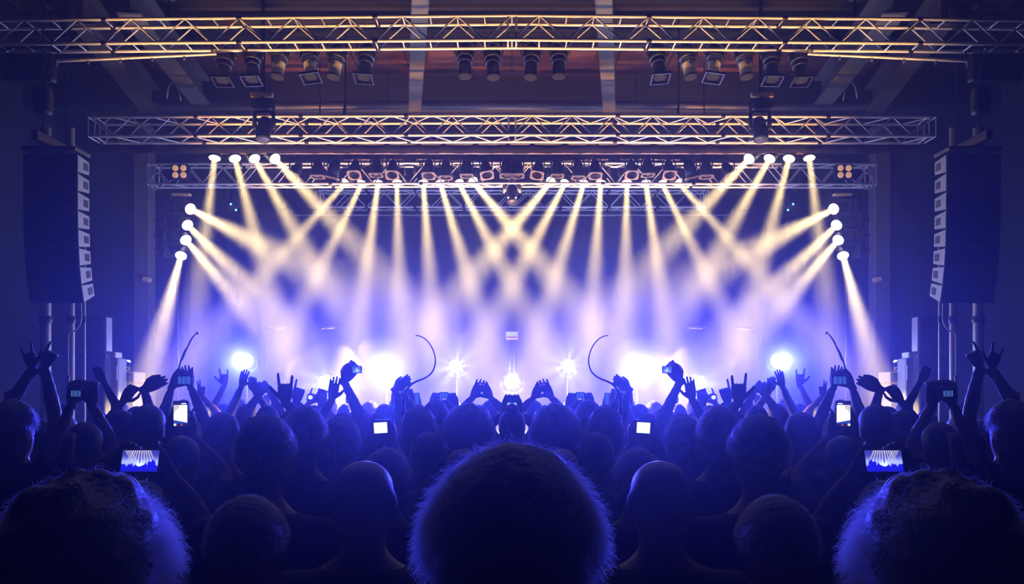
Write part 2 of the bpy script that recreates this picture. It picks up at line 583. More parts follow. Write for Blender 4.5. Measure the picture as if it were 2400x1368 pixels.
t = thing('lighting_pipe', 'long reddish pipe along the lower edge of the black border curtain', 'pipe', (0, 13.1, a.z))
rod('tube', mat('coppery_pipe', (0.5, 0.32, 0.26), 0.45, 0.4), t, a, b, 0.016, 8)
for k in range(9):
    p = a.lerp(b, k / 8)
    rod('hanger', M_DARKMETAL, t, p, p + Vector((0, -0.06, 0.1)), 0.008)


# ------------------------------------------------------------------ moving head beam lamps (base, yoke, head with glowing lens)
def lamp_meshes():
    d = {}
    d['base'] = MB().bbox((0, 0, 0), (0.26, 0.2, 0.11), 0.02).mesh('base')
    m = MB()
    for s in (-1, 1):
        m.sweep([(s * 0.05, 0, 0.0), (s * 0.125, 0, -0.02), (s * 0.13, 0, -0.1), (s * 0.13, 0, -0.24)], [0.03, 0.03, 0.028, 0.034], 8)
    m.bbox((0, 0, -0.01), (0.16, 0.08, 0.05), 0.01)
    d['yoke'] = m.mesh('yoke', True)
    # the head points along -Z, pivot at its middle
    d['head'] = MB().lathe([(0.001, 0.17), (0.06, 0.165), (0.085, 0.12), (0.09, 0.03), (0.105, 0.0), (0.105, -0.04), (0.095, -0.06), (0.1, -0.15), (0.1, -0.17), (0.087, -0.172), (0.086, -0.15)], 20).mesh('head', True)
    d['lens'] = MB().lathe([(0.086, -0.15), (0.087, -0.168), (0.07, -0.178), (0.04, -0.186), (0.001, -0.19)], 20).mesh('lens', True)
    d['clamp'] = MB().bbox((0, 0, 0.03), (0.05, 0.04, 0.09), 0.01).sweep([(0, -0.035, 0.07), (0, -0.03, 0.11), (0, 0.03, 0.11), (0, 0.035, 0.07)], 0.012, 6).mesh('clamp')
    for k, mm in (('base', M_BLACK), ('yoke', M_BLACK), ('head', M_BLACK), ('lens', M_WARMLENS), ('clamp', M_DARKMETAL)):
        d[k].materials.append(mm)
    return d


LM = lamp_meshes()


def moving_head(lens_at, aim, label, group, lit=True, power=BEAM_POWER, sideways=None, spread=BEAM_SPREAD, carrier=None):
    """Hangs so that its lens sits at lens_at and points at aim; sideways: direction of the clamp (default up)."""
    lens_at, aim = Vector(lens_at), Vector(aim)
    d = (aim - lens_at).normalized()
    pivot = lens_at - d * 0.18
    root = thing('moving_head_lamp', label, 'stage lamp', pivot + Vector((0, 0, 0.27)), group)
    if sideways:      # clamped to a boom at one side
        root.location = pivot - Vector((sideways * 0.27, 0, 0))
        R = Matrix.Rotation(-sideways * math.pi / 2, 3, 'Y')
    else:
        R = Matrix.Identity(3)
    root.rotation_euler = R.to_euler()
    Ri = R.transposed()
    dl = Ri @ d
    pan = math.atan2(dl.y, dl.x) - math.pi / 2
    obj('clamp', LM['clamp'], root, (0, 0, 0.06))
    obj('base', LM['base'], root, (0, 0, 0.02))
    y = obj('yoke', LM['yoke'], root, (0, 0, -0.03))
    y.rotation_euler = (0, 0, pan)
    h = obj('head', LM['head'], root, (0, 0, -0.27))
    h.rotation_euler = dl.to_track_quat('-Z', 'Y').to_euler()
    if lit:
        obj('lens', LM['lens'], h)
        light('AREA', lens_at + d * 0.02, power, BEAM_COLOR, lens_at + d, shape='DISK', size=0.09, spread=math.radians(spread))
    else:
        le = LM['lens'].copy()
        le.materials.clear()
        le.materials.append(M_GLASSLENS if lit is None else M_OFFLENS)
        obj('lens', le, h)
    return root


def X2(px, s):
    return px if s < 0 else 2400 - px


ORD = ['outermost', 'second from the outer end', 'third from the outer end', 'fourth from the outer end', 'fifth from the outer end', 'third from the centre', 'second from the centre', 'nearest the centre']
ROW = [((810, 428), (600, 665)), ((848, 430), (722, 690)), ((886, 430), (850, 690)), ((931, 430), (936, 670)),
       ((992, 430), (1010, 690)), ((1032, 430), (1098, 650)), ((1076, 430), (1170, 610)), ((1109, 426), (1200, 535))]
UP = [((503, 371), (470, 640)), ((551, 372), (606, 580)), ((597, 372), (690, 540)), ((645, 372), (745, 480))]
SIDE = [((447, 490), (640, 590)), ((440, 528), (612, 700)), ((436, 563), (592, 745)), ((424, 600), (352, 870))]
for s, side in ((-1, 'left'), (1, 'right')):
    for i, (a, b) in enumerate(ROW):
        y = 14.62
        moving_head(P(X2(a[0], s), a[1], y), P(X2(b[0], s), b[1], y - 1.0),
                    'lamp with warm beam in the truss row, %s, %s' % (ORD[i], side), 'lamps in the long truss row')
    for i, (a, b) in enumerate(UP):
        y = 13.1
        moving_head(P(X2(a[0], s), a[1] + 1, y), P(X2(b[0], s), b[1], y - 0.7),
                    'lamp with warm beam under the border pipe, %s of four, %s' % (('outermost', 'second', 'third', 'innermost')[i], side), 'lamps under the border pipe', power=BEAM_POWER * 0.8)
    # vertical boom with four lamps, one above another
    bx = P(X2(416, s), 0, 13.6).x
    boom = thing('lamp_boom', 'upright pipe at the %s of the stage carrying four warm lamps' % side, 'pipe', (bx, 13.6, STAGE_Z))
    rod('pipe', M_DARKMETAL, boom, (bx, 13.6, STAGE_Z), (bx, 13.6, P(0, 455, 13.6).z), 0.025, 10)
    MB().lathe([(0.28, 0.0), (0.28, 0.02), (0.04, 0.05), (0.03, 0.2)], 16).build('base_plate', M_DARKMETAL, boom, True)
    a, b = P(X2(404, s), 456, 13.5), P(X2(447, s), 456, 13.5)
    MB().bbox((a + b) / 2, (abs(b.x - a.x), 0.12, 0.035), 0.01).build('top_bar', M_ORANGE, boom, False, boom.location)
    for i, (a, b) in enumerate(SIDE):
        lp = P(X2(a[0], s), a[1], 13.5)
        moving_head(lp, P(X2(b[0], s), b[1], 13.5 - (1.6 if i < 3 else 1.9)),
                    'round glaring warm lamp on the %s upright pipe, %s of four' % (side, ('topmost', 'second from top', 'third from top', 'lowest')[i]),
                    'lamps on the upright side pipes', power=BEAM_POWER * (0.6 if i < 3 else 0.95), sideways=1 if s < 0 else -1)
    # unlit moving heads
    lp = P(X2(547, s), 488, 15.6)
    mh = moving_head(lp, lp + Vector((0, -0.3, -1)), 'unlit black lamp with two green status lights, %s wing' % side, None, False)
    for px, py in ((541, 478), (553, 492)):
        p = P(X2(px, s), py, 15.4)
        MB().ball(p, (0.02, 0.02, 0.02), 8, 6).build('status_light', M_GREENLED, mh, True, mh.location)
    rod('drop_pipe', M_DARKMETAL, mh, mh.location + Vector((0, 0, 0.15)), (mh.location.x, mh.location.y, RZ - 0.005), 0.02)
    # large black moving head that hangs before the lattice truss, with its lit bar above
    p = P(X2(616, s), 328, 12.25)
    mh = moving_head(p, p + Vector((0, -0.35, -1)), 'large unlit black lamp hanging before the lattice truss, %s' % side, 'large hanging lamps', None)
    mh.scale = (1.05, 1.05, 1.05)
    mh.location = p + Vector((0, 0.06, 0.46))
    rod('drop_pipe', M_DARKMETAL, mh, mh.location, mh.location + Vector((0, 0, (RZ - mh.location.z - 0.01) / 1.05)), 0.015)
    a, b = P(X2(587, s), 223, 12.3), P(X2(640, s), 222, 12.3)
    t = thing('crossbar', 'short amber lit crossbar above the large hanging lamp, %s' % side, 'bar', (a + b) / 2)
    MB().bbox((a + b) / 2, (abs(b.x - a.x), 0.06, 0.07), 0.01).build('bar', M_ORANGE, t, False, t.location)  # amber light is in the bar's colour
    MB().bbox((a + b) / 2 + Vector((0, 0.08, -0.1)), (abs(b.x - a.x), 0.1, 0.14), 0.01).build('box', M_BLACK, t, False, t.location)
    rod('drop_rod', M_DARKMETAL, t, (a + b) / 2, ((a + b).x / 2, 12.3, RZ - 0.005), 0.01)
    # four lens warm blinder on the end of the lamp truss
    c = P(X2(424, s), 404, 14.35)
    t = thing('blinder_lamp', 'square lamp with four dim amber bulbs on the %s truss end' % side, 'stage lamp', c)
    MB().bbox((0, 0, 0), (0.3, 0.12, 0.25), 0.015).build('housing', M_BLACK, t)
    for i in (-1, 1):
        for j in (-1, 1):
            MB().lathe([(0.05, 0), (0.052, -0.015), (0.03, -0.02), (0.001, -0.022)], 14, Matrix.Translation((i * 0.068, -0.058, j * 0.058)) @ Matrix.Rotation(-math.pi / 2, 4, 'X')).build('bulb', M_DIMLENS, t, True)
    MB().box((0, 0.1, 0.02), (0.06, 0.12, 0.05)).build('bracket', M_DARKMETAL, t)
    # coil of cable at the truss end
    t = thing('cable_loop', 'looped cable hanging off the %s end of the lamp truss' % side, 'cable', P(X2(370, s), 420, 14.45))
    pts = [P(X2(x, s), y_, 14.52) for x, y_ in ((357, 392), (366, 405), (376, 412), (383, 418), (383, 430), (374, 440), (362, 443), (353, 436), (353, 420), (362, 408), (374, 402), (380, 390))]
    MB().sweep(smooth_path(pts), 0.012, 6).build('cable', M_GREYCABLE, t, True, t.location)

# centre lamps
p = P(1200, 462, 14.5)
mh = moving_head(p + Vector((0, 0, -0.1)), p + Vector((0, -0.4, -1)), 'unlit lamp with two small white lights hanging at the centre of the truss', None, False)
for px, py in ((1191, 463), (1209, 463)):
    MB().ball(P(px, py, 14.38), (0.015, 0.015, 0.015), 8, 6).build('status_light', M_WHITELED, mh, True, mh.location)
for px in (1186, 1214):
    MB().sweep([P(px, 432, 14.4), P(px + (px - 1200) * 0.25, 445, 14.36), P(px + (px - 1200) * 0.4, 452, 14.38)], [0.02, 0.03, 0.012], 8).build('side_grip', M_GOLDCAN, mh, True, mh.location)


# ------------------------------------------------------------------ cans hung on the trusses
def can_meshes():
    d = {}
    # profile spot seen from behind: dark rear dome on top, brushed barrel, ring clamps, square frame at the mouth; points along -Z
    d['rear_dome'] = MB().lathe([(0.001, 0.14), (0.045, 0.13), (0.075, 0.09), (0.083, 0.03), (0.085, -0.03), (0.08, -0.04)], 18).mesh('rear_dome', True)
    d['barrel'] = MB().lathe([(0.066, -0.035), (0.066, -0.09), (0.058, -0.1), (0.058, -0.24), (0.06, -0.245), (0.05, -0.246)], 18).mesh('barrel', True)
    d['front_cap'] = MB().lathe([(0.061, -0.243), (0.063, -0.262), (0.05, -0.268), (0.001, -0.26)], 18).mesh('front_cap', True)
    d['ring'] = MB().lathe([(0.06, -0.085), (0.075, -0.08), (0.075, -0.1), (0.06, -0.1)], 18).mesh('ring', True)
    m = MB().sweep([(-0.1, 0, 0), (-0.105, 0, 0.1), (-0.07, 0, 0.19), (0, 0, 0.2), (0.07, 0, 0.19), (0.105, 0, 0.1), (0.1, 0, 0)], 0.011, 6)
    d['bracket'] = m.mesh('bracket', True)
    m = MB()
    for s in (-1, 1):
        m.box((s * 0.085, 0, -0.27), (0.012, 0.18, 0.03)).box((0, s * 0.085, -0.27), (0.18, 0.012, 0.03))
    d['gel_frame'] = m.mesh('gel_frame')
    d['par_body'] = MB().lathe([(0.03, 0.17), (0.055, 0.16), (0.075, 0.08), (0.095, 0.02), (0.1, -0.12), (0.09, -0.12), (0.08, 0.0), (0.001, 0.03)], 18).mesh('can_body', True)
    m = MB()
    n = 20
    # square frame with a round hole
    sq = []
    for k in range(n):
        a = 2 * math.pi * k / n
        c_, s_ = math.cos(a), math.sin(a)
        q = 0.115 / max(abs(c_), abs(s_))
        sq.append((q * c_, q * s_))
    ci = [(0.088 * math.cos(2 * math.pi * k / n), 0.088 * math.sin(2 * math.pi * k / n)) for k in range(n)]
    vs_ = [(x, y_, z) for z in (-0.14, -0.122) for x, y_ in sq] + [(x, y_, z) for z in (-0.14, -0.122) for x, y_ in ci]
    fs_ = []
    for k in range(n):
        k2 = (k + 1) % n
        fs_ += [(k, 2 * n + k, 2 * n + k2, k2), (n + k, n + k2, 3 * n + k2, 3 * n + k), (k, k2, n + k2, n + k), (2 * n + k, 3 * n + k, 3 * n + k2, 2 * n + k2)]
    d['par_frame'] = m.add(vs_, fs_).mesh('gel_frame')
    for k, mm in (('rear_dome', M_BLACK), ('barrel', M_GOLDCAN), ('ring', M_DARKMETAL), ('front_cap', M_DRAPE), ('bracket', M_DARKMETAL), ('gel_frame', M_DARKMETAL), ('par_body', M_BLACK), ('par_frame', mat('worn_gel_frame', (0.2, 0.16, 0.14), 0.5, 0.3))):
        d[k].materials.append(mm)
    d['barrel_dark'] = d['barrel'].copy()
    d['barrel_dark'].materials.clear()
    d['barrel_dark'].materials.append(M_BLACK)
    return d


CM = can_meshes()


def profile_spot(at, tilt, roll, label, bright, framed, hang_to):
    t = thing('profile_spotlight', label, 'stage lamp', at, 'spotlights on the nearest truss')
    grow = (1.3, 1.3, 1.12)
    h = obj('rear_dome', CM['rear_dome'], t)
    R = (Matrix.Rotation(roll, 3, 'Y') @ Matrix.Rotation(tilt, 3, 'X')).to_euler()
    h.rotation_euler = R
    h.scale = grow
    for k, nm in ((('barrel' if bright else 'barrel_dark'), 'barrel'), ('ring', 'ring'), ('front_cap', 'front_cap')) + ((('gel_frame', 'gel_frame'),) if framed else ()):
        o = obj(nm, CM[k], t)
        o.rotation_euler = R
        o.scale = grow
    o = obj('bracket', CM['bracket'], t)
    o.scale = (1.25, 1.25, 1.0)
    rod('hook_clamp', M_DARKMETAL, t, Vector(at) + Vector((0, 0, 0.19)), Vector((at[0], hang_to[0], hang_to[1])), 0.018)
    return t


SPOTS = [(527, 140, 0.02, 0, 1), (592, 138, -0.03, 0, 1), (656, 132, 0.05, 1, 0), (724, 132, -0.14, 1, 1), (790, 133, 0.12, 1, 0), (859, 133, 0.08, 0, 1), (1090, 131, -0.02, 0, 0), (1154, 133, -0.05, 0, 0)]
for s, side in ((-1, 'left'), (1, 'right')):
    for i, (px, py, roll, bright, framed) in enumerate(SPOTS):
        at = P(X2(px, s), py - 1, 10.62)
        if i < 6:
            lab = '%s spotlight under the nearest truss, %s of six, %s' % ('brushed metal' if bright else 'black', ('outermost', 'second from the outside', 'third from the outside', 'fourth from the outside', 'fifth from the outside', 'innermost')[i], side)
        else:
            lab = 'black spotlight under the middle of the nearest truss, %s of the %s pair' % (('outer one', 'inner one')[i - 6], side)
        profile_spot(at, -0.22, -roll * s, lab, bright, framed, (10.435 + abs(px - 1200) / 1270 * 0.132, 5.955))
    PARS = [(693, 400, 0.5, 0.3), (745, 396, 0.1, 0), (782, 398, -0.1, 0.25), (832, 396, 0.5, 0), (882, 392, 0.1, 0.02), (920, 396, 0.5, 0), (1005, 396, 0.35, 0), (1045, 398, 0.1, 0), (1094, 394, 0.1, 0), (1139, 396, 0.45, -0.15), (1187, 394, 0.15, 0)]
    for i, (px, py, tilt, roll) in enumerate(PARS):
        at = P(X2(px, s), py, 14.3)
        nth = ('outermost', 'second', 'third', 'fourth', 'fifth', 'sixth', 'seventh', 'eighth', 'ninth', 'tenth', 'innermost')[i]
        t = thing('par_can', 'black par can on the lamp truss, %s counting inwards, %s' % (nth, side), 'stage lamp', at, 'par cans on the lamp truss')
        R = (Matrix.Rotation(-roll * s, 3, 'Y') @ Matrix.Rotation(-tilt, 3, 'X')).to_euler()
        for k, nm in (('par_body', 'can_body'), ('par_frame', 'gel_frame')):
            o = obj(nm, CM[k], t)
            o.rotation_euler = R
        obj('bracket', CM['bracket'], t)
        rod('hook_clamp', M_DARKMETAL, t, at + Vector((0, 0, 0.19)), Vector((at.x, 14.452 + 0.078 * abs(px - 1200) / 848, 5.6)), 0.018)

# ------------------------------------------------------------------ blue-white floor lamps that face the crowd
def bloom_material(density):
    name = 'lamp_bloom_%d' % round(density * 1000)
    if name not in MATS:
        m = bpy.data.materials.new(name)
        m.use_nodes = True
        m.node_tree.nodes.clear()
        o = m.node_tree.nodes.new('ShaderNodeOutputMaterial')
        q = m.node_tree.nodes.new('ShaderNodeVolumeScatter')
        q.inputs['Density'].default_value = density
        q.inputs['Anisotropy'].default_value = 0.2
        m.node_tree.links.new(q.outputs[0], o.inputs['Volume'])
        MATS[name] = m
    return MATS[name]


def bloom_puff(at, r, seed, density):
    """Added halo of smoke that stands in for lens glare round a floor lamp, thickest in the middle."""
    mb = MB()
    rng = random.Random(seed)
    sh = Vector((rng.uniform(-9, 9),) * 3)
    for k in ((1.0, 0.62, 0.36) if density > 0.05 else (1.0,)):
        rings = []
        for j in range(13):
            a = math.pi * min(max(j / 12, 0.01), 0.99)
            ring = []
            for i in range(20):
                b = 2 * math.pi * i / 20
                d = Vector((math.sin(a) * math.cos(b), math.sin(a) * math.sin(b), -math.cos(a)))
                ring.append(at + d * (r * k * (1 + 0.35 * noise.noise(d * 1.6 + sh))))
            rings.append(ring)
        mb.loft(rings)
        tag(mb.build('bloom', bloom_material(density), None, True), 'added cloud of smoke round a floor lamp', 'bloom', 'smoke round the floor lamps', 'stuff')
        mb = MB()


def floor_lamp(at, label, power, star, seed, glow=60, puff=0.55):
    """at: centre of the lens. star: an added ring of blades round the bulb shapes rays into the haze."""
    at = Vector(at)
    t = thing('floor_lamp', label, 'stage lamp', (at.x, at.y + 0.1, STAGE_Z), 'blue white lamps on the stage')
    hgt = at.z - STAGE_Z
    MB().lathe([(0.22, 0), (0.22, 0.02), (0.05, 0.05), (0.025, 0.08), (0.022, hgt - 0.18)], 14).build('stand', M_DARKMETAL, t, True)
    MB().sweep([(-0.17, 0, hgt), (-0.17, 0.0, hgt - 0.12), (-0.1, 0, hgt - 0.18), (0.1, 0, hgt - 0.18), (0.17, 0, hgt - 0.12), (0.17, 0, hgt)], 0.016, 8).build('yoke', M_DARKMETAL, t, True)
    M = Matrix.Translation((0, 0, hgt)) @ Matrix.Rotation(math.pi / 2, 4, 'X')
    MB().lathe([(0.001, -0.2), (0.07, -0.19), (0.11, -0.1), (0.13, 0.0), (0.135, 0.06), (0.12, 0.06), (0.09, 0.0)], 20, M).build('head', M_BLACK, t, True)
    r = 0.108 if star else 0.1
    ML = Matrix.Translation((0, -0.41, hgt)) @ Matrix.Rotation(math.pi / 2, 4, 'X') if star else M
    MB().lathe([(0.001, -0.004), (r, 0.0), (r, 0.03), (r * 0.7, 0.05), (0.001, 0.06)], 18, ML).build('lens', M_BLUELENS, t, True)
    light('SPOT', at + Vector((0, -0.5 if star else -0.16, 0)), power, BLUE, (at.x * 0.55, 3.5, 0.0), spot_size=math.radians(37), spot_blend=0.6, shadow_soft_size=0.04)
    light('POINT', at + Vector((0, -0.12 if star else -0.2, 0)), glow, BURST, shadow_soft_size=0.03)
    if seed != 5:
        bloom_puff(at + Vector((0, -0.2, 0)), puff, seed, 0.042 if star else 0.08)  # added cloud widens the halo like lens bloom
    if star:  # blades added to cut the glow into star rays
        rng = random.Random(seed)
        a = rng.uniform(0, 0.5)
        ring = MB()
        while a < 2 * math.pi:
            w = rng.uniform(0.32, 0.6)
            m = 5
            mb = MB()
            rings = []
            for k in range(m + 1):
                q = a + w * k / m
                c_, s_ = math.cos(q), math.sin(q)
                rings.append([Vector((rr * c_, yy, hgt + rr * s_)) for rr, yy in ((0.095, -0.42), (0.105, -0.42), (0.105, 0.0), (0.095, 0.0))])
            mb.loft(rings).build('ray_blade', M_BLACK, t)
            a += w + rng.uniform(0.14, 0.36)
        M2 = Matrix.Translation((0, -0.02, hgt)) @ Matrix.Rotation(math.pi / 2, 4, 'X')
        MB().lathe([(0.095, 0), (0.13, 0.0), (0.13, 0.03), (0.095, 0.03)], 24, M2).build('ray_ring', M_BLACK, t, True)
    return t


for s, side in ((-1, 'left'), (1, 'right')):
    floor_lamp(P(X2(575, s), 845, 14.6), 'glaring blue white floor lamp furthest out on the %s' % side, 4300, False, 1, 80, 0.5)
    floor_lamp(P(X2(905, s), 862, 14.0), 'largest glaring blue white floor lamp, %s of centre' % side, 5200, False, 2, 105, 0.55)
    floor_lamp(P(X2(1070, s), 858, 15.2), 'smaller blue white lamp with rays beside the central lamp, %s' % side, 1250, True, 3, 450, 0.62)
    floor_lamp(P(X2(772, s), 897, 13.4), 'blue white lamp with rays between the two glaring lamps on the %s' % side, 1250, True, 4, 450, 0.62)
floor_lamp(P(1200, 893, 13.2), 'central blue white lamp with rays', 750, True, 5, 650, 0.62)

# ------------------------------------------------------------------ loudspeakers and gear at the sides (left half built, right half reflected)
X_IN, Y_F = (180 - 1200) * 10.5 / F, 10.5
zt = P(0, 360, Y_F).z
la = thing('line_array', '', 'loudspeaker', (X_IN - 0.32, Y_F + 0.15, zt), 'hanging line arrays')
top = Vector((X_IN, Y_F, zt))
ang = [0.0, 0.0, 0.01, 0.02, 0.03, 0.05, 0.08, 0.11]
acc = 0.0
W, FH, RH, D = 0.66, 0.23, 0.165, 0.3
q = top.copy()
for i in range(8):
    acc += ang[i]
    Rm = Matrix.Rotation(acc, 3, 'X')          # front tips down

    def L(x, y, z):
        return q + Rm @ Vector((x, y, z))
    mid = -FH / 2
    sec = [(0, 0.004), (D, mid + RH / 2), (D, mid - RH / 2), (0, -FH + 0.004)]
    mb = MB().loft([[L(x, y, z) for y, z in ((0.0, -0.001), (D, mid + RH / 2), (D, mid - RH / 2), (0.0, -FH + 0.001))] for x in (-W, 0)])
    cab = mb.build('cabinet', M_BLACK, la, False, la.location)
    pts = [(0.012, -0.012), (D * 0.98, mid + RH / 2 - 0.004), (D * 0.98, mid - RH / 2 + 0.004), (0.012, -FH + 0.012)]
    MB().loft([[L(x, y, z) for y, z in pts] for x in (0, 0.008)]).build('lit_flank', M_LITFLANK, cab, False, la.location)  # only the inner flank gets the paler, lit colour
    MB().loft([[L(x, y, z) for y, z in ((D * 0.5, mid + 0.045), (D * 0.86, mid + 0.045), (D * 0.86, mid - 0.045), (D * 0.5, mid - 0.045))] for x in (0.004, 0.012)]).build('handle_recess', M_BLACK, cab, False, la.location)
    m = MB()
    for k in range(9):
        z = -0.02 - (FH - 0.04) * k / 8
        m.loft([[L(x, y, zz) for y, zz in ((-0.008, z), (0.0, z), (0.0, z - 0.012), (-0.008, z - 0.012))] for x in (-W + 0.02, -0.02)])
    g = m.build('grille', mat('black_grille', (0.008, 0.008, 0.01), 0.6), cab, False, la.location)
    g['kind'] = 'stuff'
    q = L(0, 0, -FH)
MB().bbox(top + Vector((-W / 2, D / 2, 0.06)), (W, 0.4, 0.05), 0.01).bbox(top + Vector((-W / 2, D / 2 - 0.1, 0.14)), (0.08, 0.8, 0.12), 0.01).box(top + Vector((-W / 2, D / 2, 0.1)), (W * 0.8, 0.05, 0.06)).build('rigging_frame', M_DARKMETAL, la, False, la.location)
for dy in (-0.15, 0.4):
    rod('hoist_chain', M_DARKMETAL, la, top + Vector((-W / 2, dy, 0.18)), (top.x - W / 2, Y_F + dy, RZ - 0.005), 0.012)
MB().bbox(top + Vector((-W / 2, -0.15, 0.6)), (0.2, 0.16, 0.34), 0.03).build('hoist', M_BLACK, la, False, la.location)
p0 = q + Vector((-0.02, 0.25, 0.05))
both(la, 'tall hanging stack of black line array speakers with pale flank, {s}')
# cable that hooks down from the array to the upright pipes
t = thing('speaker_cable', '', 'cable', P(190, 715, 10.9))
pts = [P(x, y_, 10.95) for x, y_ in ((190, 700), (190, 722), (191, 742), (188, 757), (182, 768), (174, 775), (163, 779), (160, 800), (160, 880))]
MB().sweep(smooth_path(pts), 0.009, 6).build('cable', M_GREYCABLE, t, True, t.location)
rod('plug', M_DARKMETAL, t, pts[-1], pts[-1] + Vector((0, 0.0, -0.1)), 0.02)
both(t, 'curved cable hanging from the bottom of the {s} line array')
# upright pipes below the arrays
for px, w_, lab in ((107, 24, 'thick upright steel pipe below the {s} line array, outer one'), (166, 17, 'thick upright steel pipe below the {s} line array, inner one'), (197, 8, 'thin upright steel pipe beside the {s} line array')):
    y = 11.2
    c = P(px, 0, y)
    t = thing('upright_pipe', lab, 'pipe', (c.x, y, 0), 'upright pipes below the arrays')
    r = w_ / 2 * y / F
    rod('pipe', mat('dull_steel', (0.25, 0.23, 0.23), 0.45, 0.5, var=0.3), t, (c.x, y, 0.02), (c.x, y, P(0, 300, y).z if w_ > 10 else P(0, 560, y).z), r, 14)
    MB().lathe([(r * 2.2, 0), (r * 2.2, 0.02), (r * 1.2, 0.03), (r * 1.2, 0.1)], 14).build('foot_plate', M_DARKMETAL, t, True)
    MB().lathe([(r * 1.15, 0), (r * 1.25, 0.01), (r * 1.25, 0.08), (r * 1.15, 0.09)], 14, Matrix.Translation((0, 0, P(0, 757, y).z))).build('collar', M_DARKMETAL, t, True)
    both(t, lab)
# audience blinder panel hanging below the end of the nearest truss
c = P(68, 160, 10.5)
t = thing('audience_blinder', '', 'stage lamp', c)
MB().bbox((0, 0, 0), (0.64, 0.14, 0.34), 0.02).build('housing', M_BLACK, t)
for i in range(4):
    for j in range(2):
        MB().lathe([(0.062, 0.0), (0.064, -0.012), (0.04, -0.004), (0.001, 0.0)], 14, Matrix.Translation((-0.225 + 0.15 * i, -0.068, 0.075 - 0.15 * j)) @ Matrix.Rotation(-math.pi / 2, 4, 'X')).build('unlit_bulb', mat('smoked_lens', (0.09, 0.11, 0.13), 0.2), t, True)
MB().sweep([(-0.34, 0, 0), (-0.36, 0, 0.2), (-0.2, 0, 0.26), (0.2, 0, 0.26), (0.36, 0, 0.2), (0.34, 0, 0)], 0.014, 6).build('bracket', M_DARKMETAL, t, True)
rod('hook_clamp', M_DARKMETAL, t, c + Vector((0, 0, 0.25)), (c.x, 10.45, 5.97), 0.02)
both(t, 'wide unlit panel of eight blinder bulbs below the {s} end of the nearest truss')
# red hoist with chain bag, top corners
c = P(128, 12, 10.4)
t = thing('chain_hoist', '', 'hoist', c)
MB().bbox((0.0, 0, 0.08), (0.13, 0.14, 0.26), 0.03).build('motor', M_RED, t)
MB().bbox((-0.11, 0, 0.06), (0.08, 0.12, 0.2), 0.02).build('gearbox', M_DARKMETAL, t)
MB().lathe([(0.001, -0.34), (0.06, -0.33), (0.1, -0.2), (0.11, -0.05), (0.1, -0.05), (0.001, -0.06)], 12, Matrix.Translation((0.13, 0.02, 0.05))).build('chain_bag', M_DRAPE, t, True)
rod('chain', M_ALUDULL, t, c + Vector((0, 0, 0.2)), (c.x, c.y, RZ - 0.005), 0.012)
rod('chain', M_ALUDULL, t, c + Vector((0, 0, -0.04)), (c.x + 0.0, c.y, 6.27), 0.01)
MB().sweep([(0, 0, -0.1), (0.05, 0, -0.16), (0.02, 0, -0.2), (-0.03, 0, -0.16)], 0.012, 6).build('hook', M_GOLDCAN, t, True)
both(t, 'red chain hoist above the nearest truss in the {s} top corner')
c0, c1 = P(28, 2, 10.3), P(66, 34, 10.3)
t = thing('brace_bar', '', 'bar', c0)
rod('tube', M_ALU, t, P(-6, -28, 10.3), c1, 0.02, 8)
MB().bbox(c1, (0.07, 0.07, 0.07), 0.01).build('clamp', M_DARKMETAL, t, False, t.location)
rod('hanger', M_DARKMETAL, t, P(-6, -28, 10.3), P(-6, -28, 10.3) + Vector((0, 0, 0.95)), 0.01)
both(t, 'slanting diagonal bar at the far {s} top corner above the truss')
# small hanging clip on the slanting rafters
c = P(398, 210, 13.6)
t = thing('rafter_hook', '', 'hook', c)
MB().sweep([P(391, 230, 13.6), P(394, 205, 13.6), P(403, 192, 13.6), P(414, 200, 13.6), P(419, 216, 13.6), P(424, 235, 13.6)], 0.014, 6).build('hook', M_ALUDULL, t, True, t.location)
rod('stem', M_ALUDULL, t, P(403, 192, 13.6), P(403, 192, 13.6) + Vector((0, 0, RZ - P(0, 192, 13.6).z - 0.005)), 0.012)
both(t, 'small bent metal hook hanging beside the {s} slanting rafters')
# side fill speaker on its black riser box
y = 12.2
a, b = P(192, 740, y), P(247, 825, y)
X0, X1, Z1, Z0 = a.x, b.x, a.z, b.z
t = thing('side_fill_speaker', '', 'loudspeaker', ((X0 + X1) / 2, y + 0.3, Z0))
MB().bbox(((X0 + X1) / 2, y + 0.1, (Z0 + Z1) / 2), (X1 - X0, 0.2, Z1 - Z0), 0.02).build('cabinet', M_BLACK, t, False, t.location)
MB().bbox((X1 + 0.004, y + 0.1, (Z0 + Z1) / 2), (0.012, 0.18, Z1 - Z0 - 0.03), 0.004).build('lit_flank', mat('stage_lit_purple', (0.24, 0.22, 0.36), 0.4, var=0.2), t, False, t.location)  # purple stage light painted onto the inner flank
MB().box(((X0 + X1) / 2, y - 0.004, (Z0 + Z1) / 2), (X1 - X0 - 0.04, 0.012, Z1 - Z0 - 0.04)).build('grille', M_DRAPE, t, False, t.location)
both(t, 'black side fill speaker with a shining inner flank at the {s} of the stage')
t = thing('riser_box', '', 'box', ((X0 + X1) / 2, y + 0.3, STAGE_Z))
MB().bbox(((X0 + X1) / 2, y + 0.1, (Z0 + STAGE_Z) / 2), (X1 - X0 - 0.02, 0.2, Z0 - STAGE_Z), 0.015).build('case', M_DRAPE, t, False, t.location)
for zz in (0.06, Z0 - STAGE_Z - 0.06):
    MB().box(((X0 + X1) / 2, y - 0.002, STAGE_Z + zz), (X1 - X0 + 0.04, 0.014, 0.03)).build('edge_strip', M_DARKMETAL, t, False, t.location)
both(t, 'black riser box under the {s} side fill speaker')


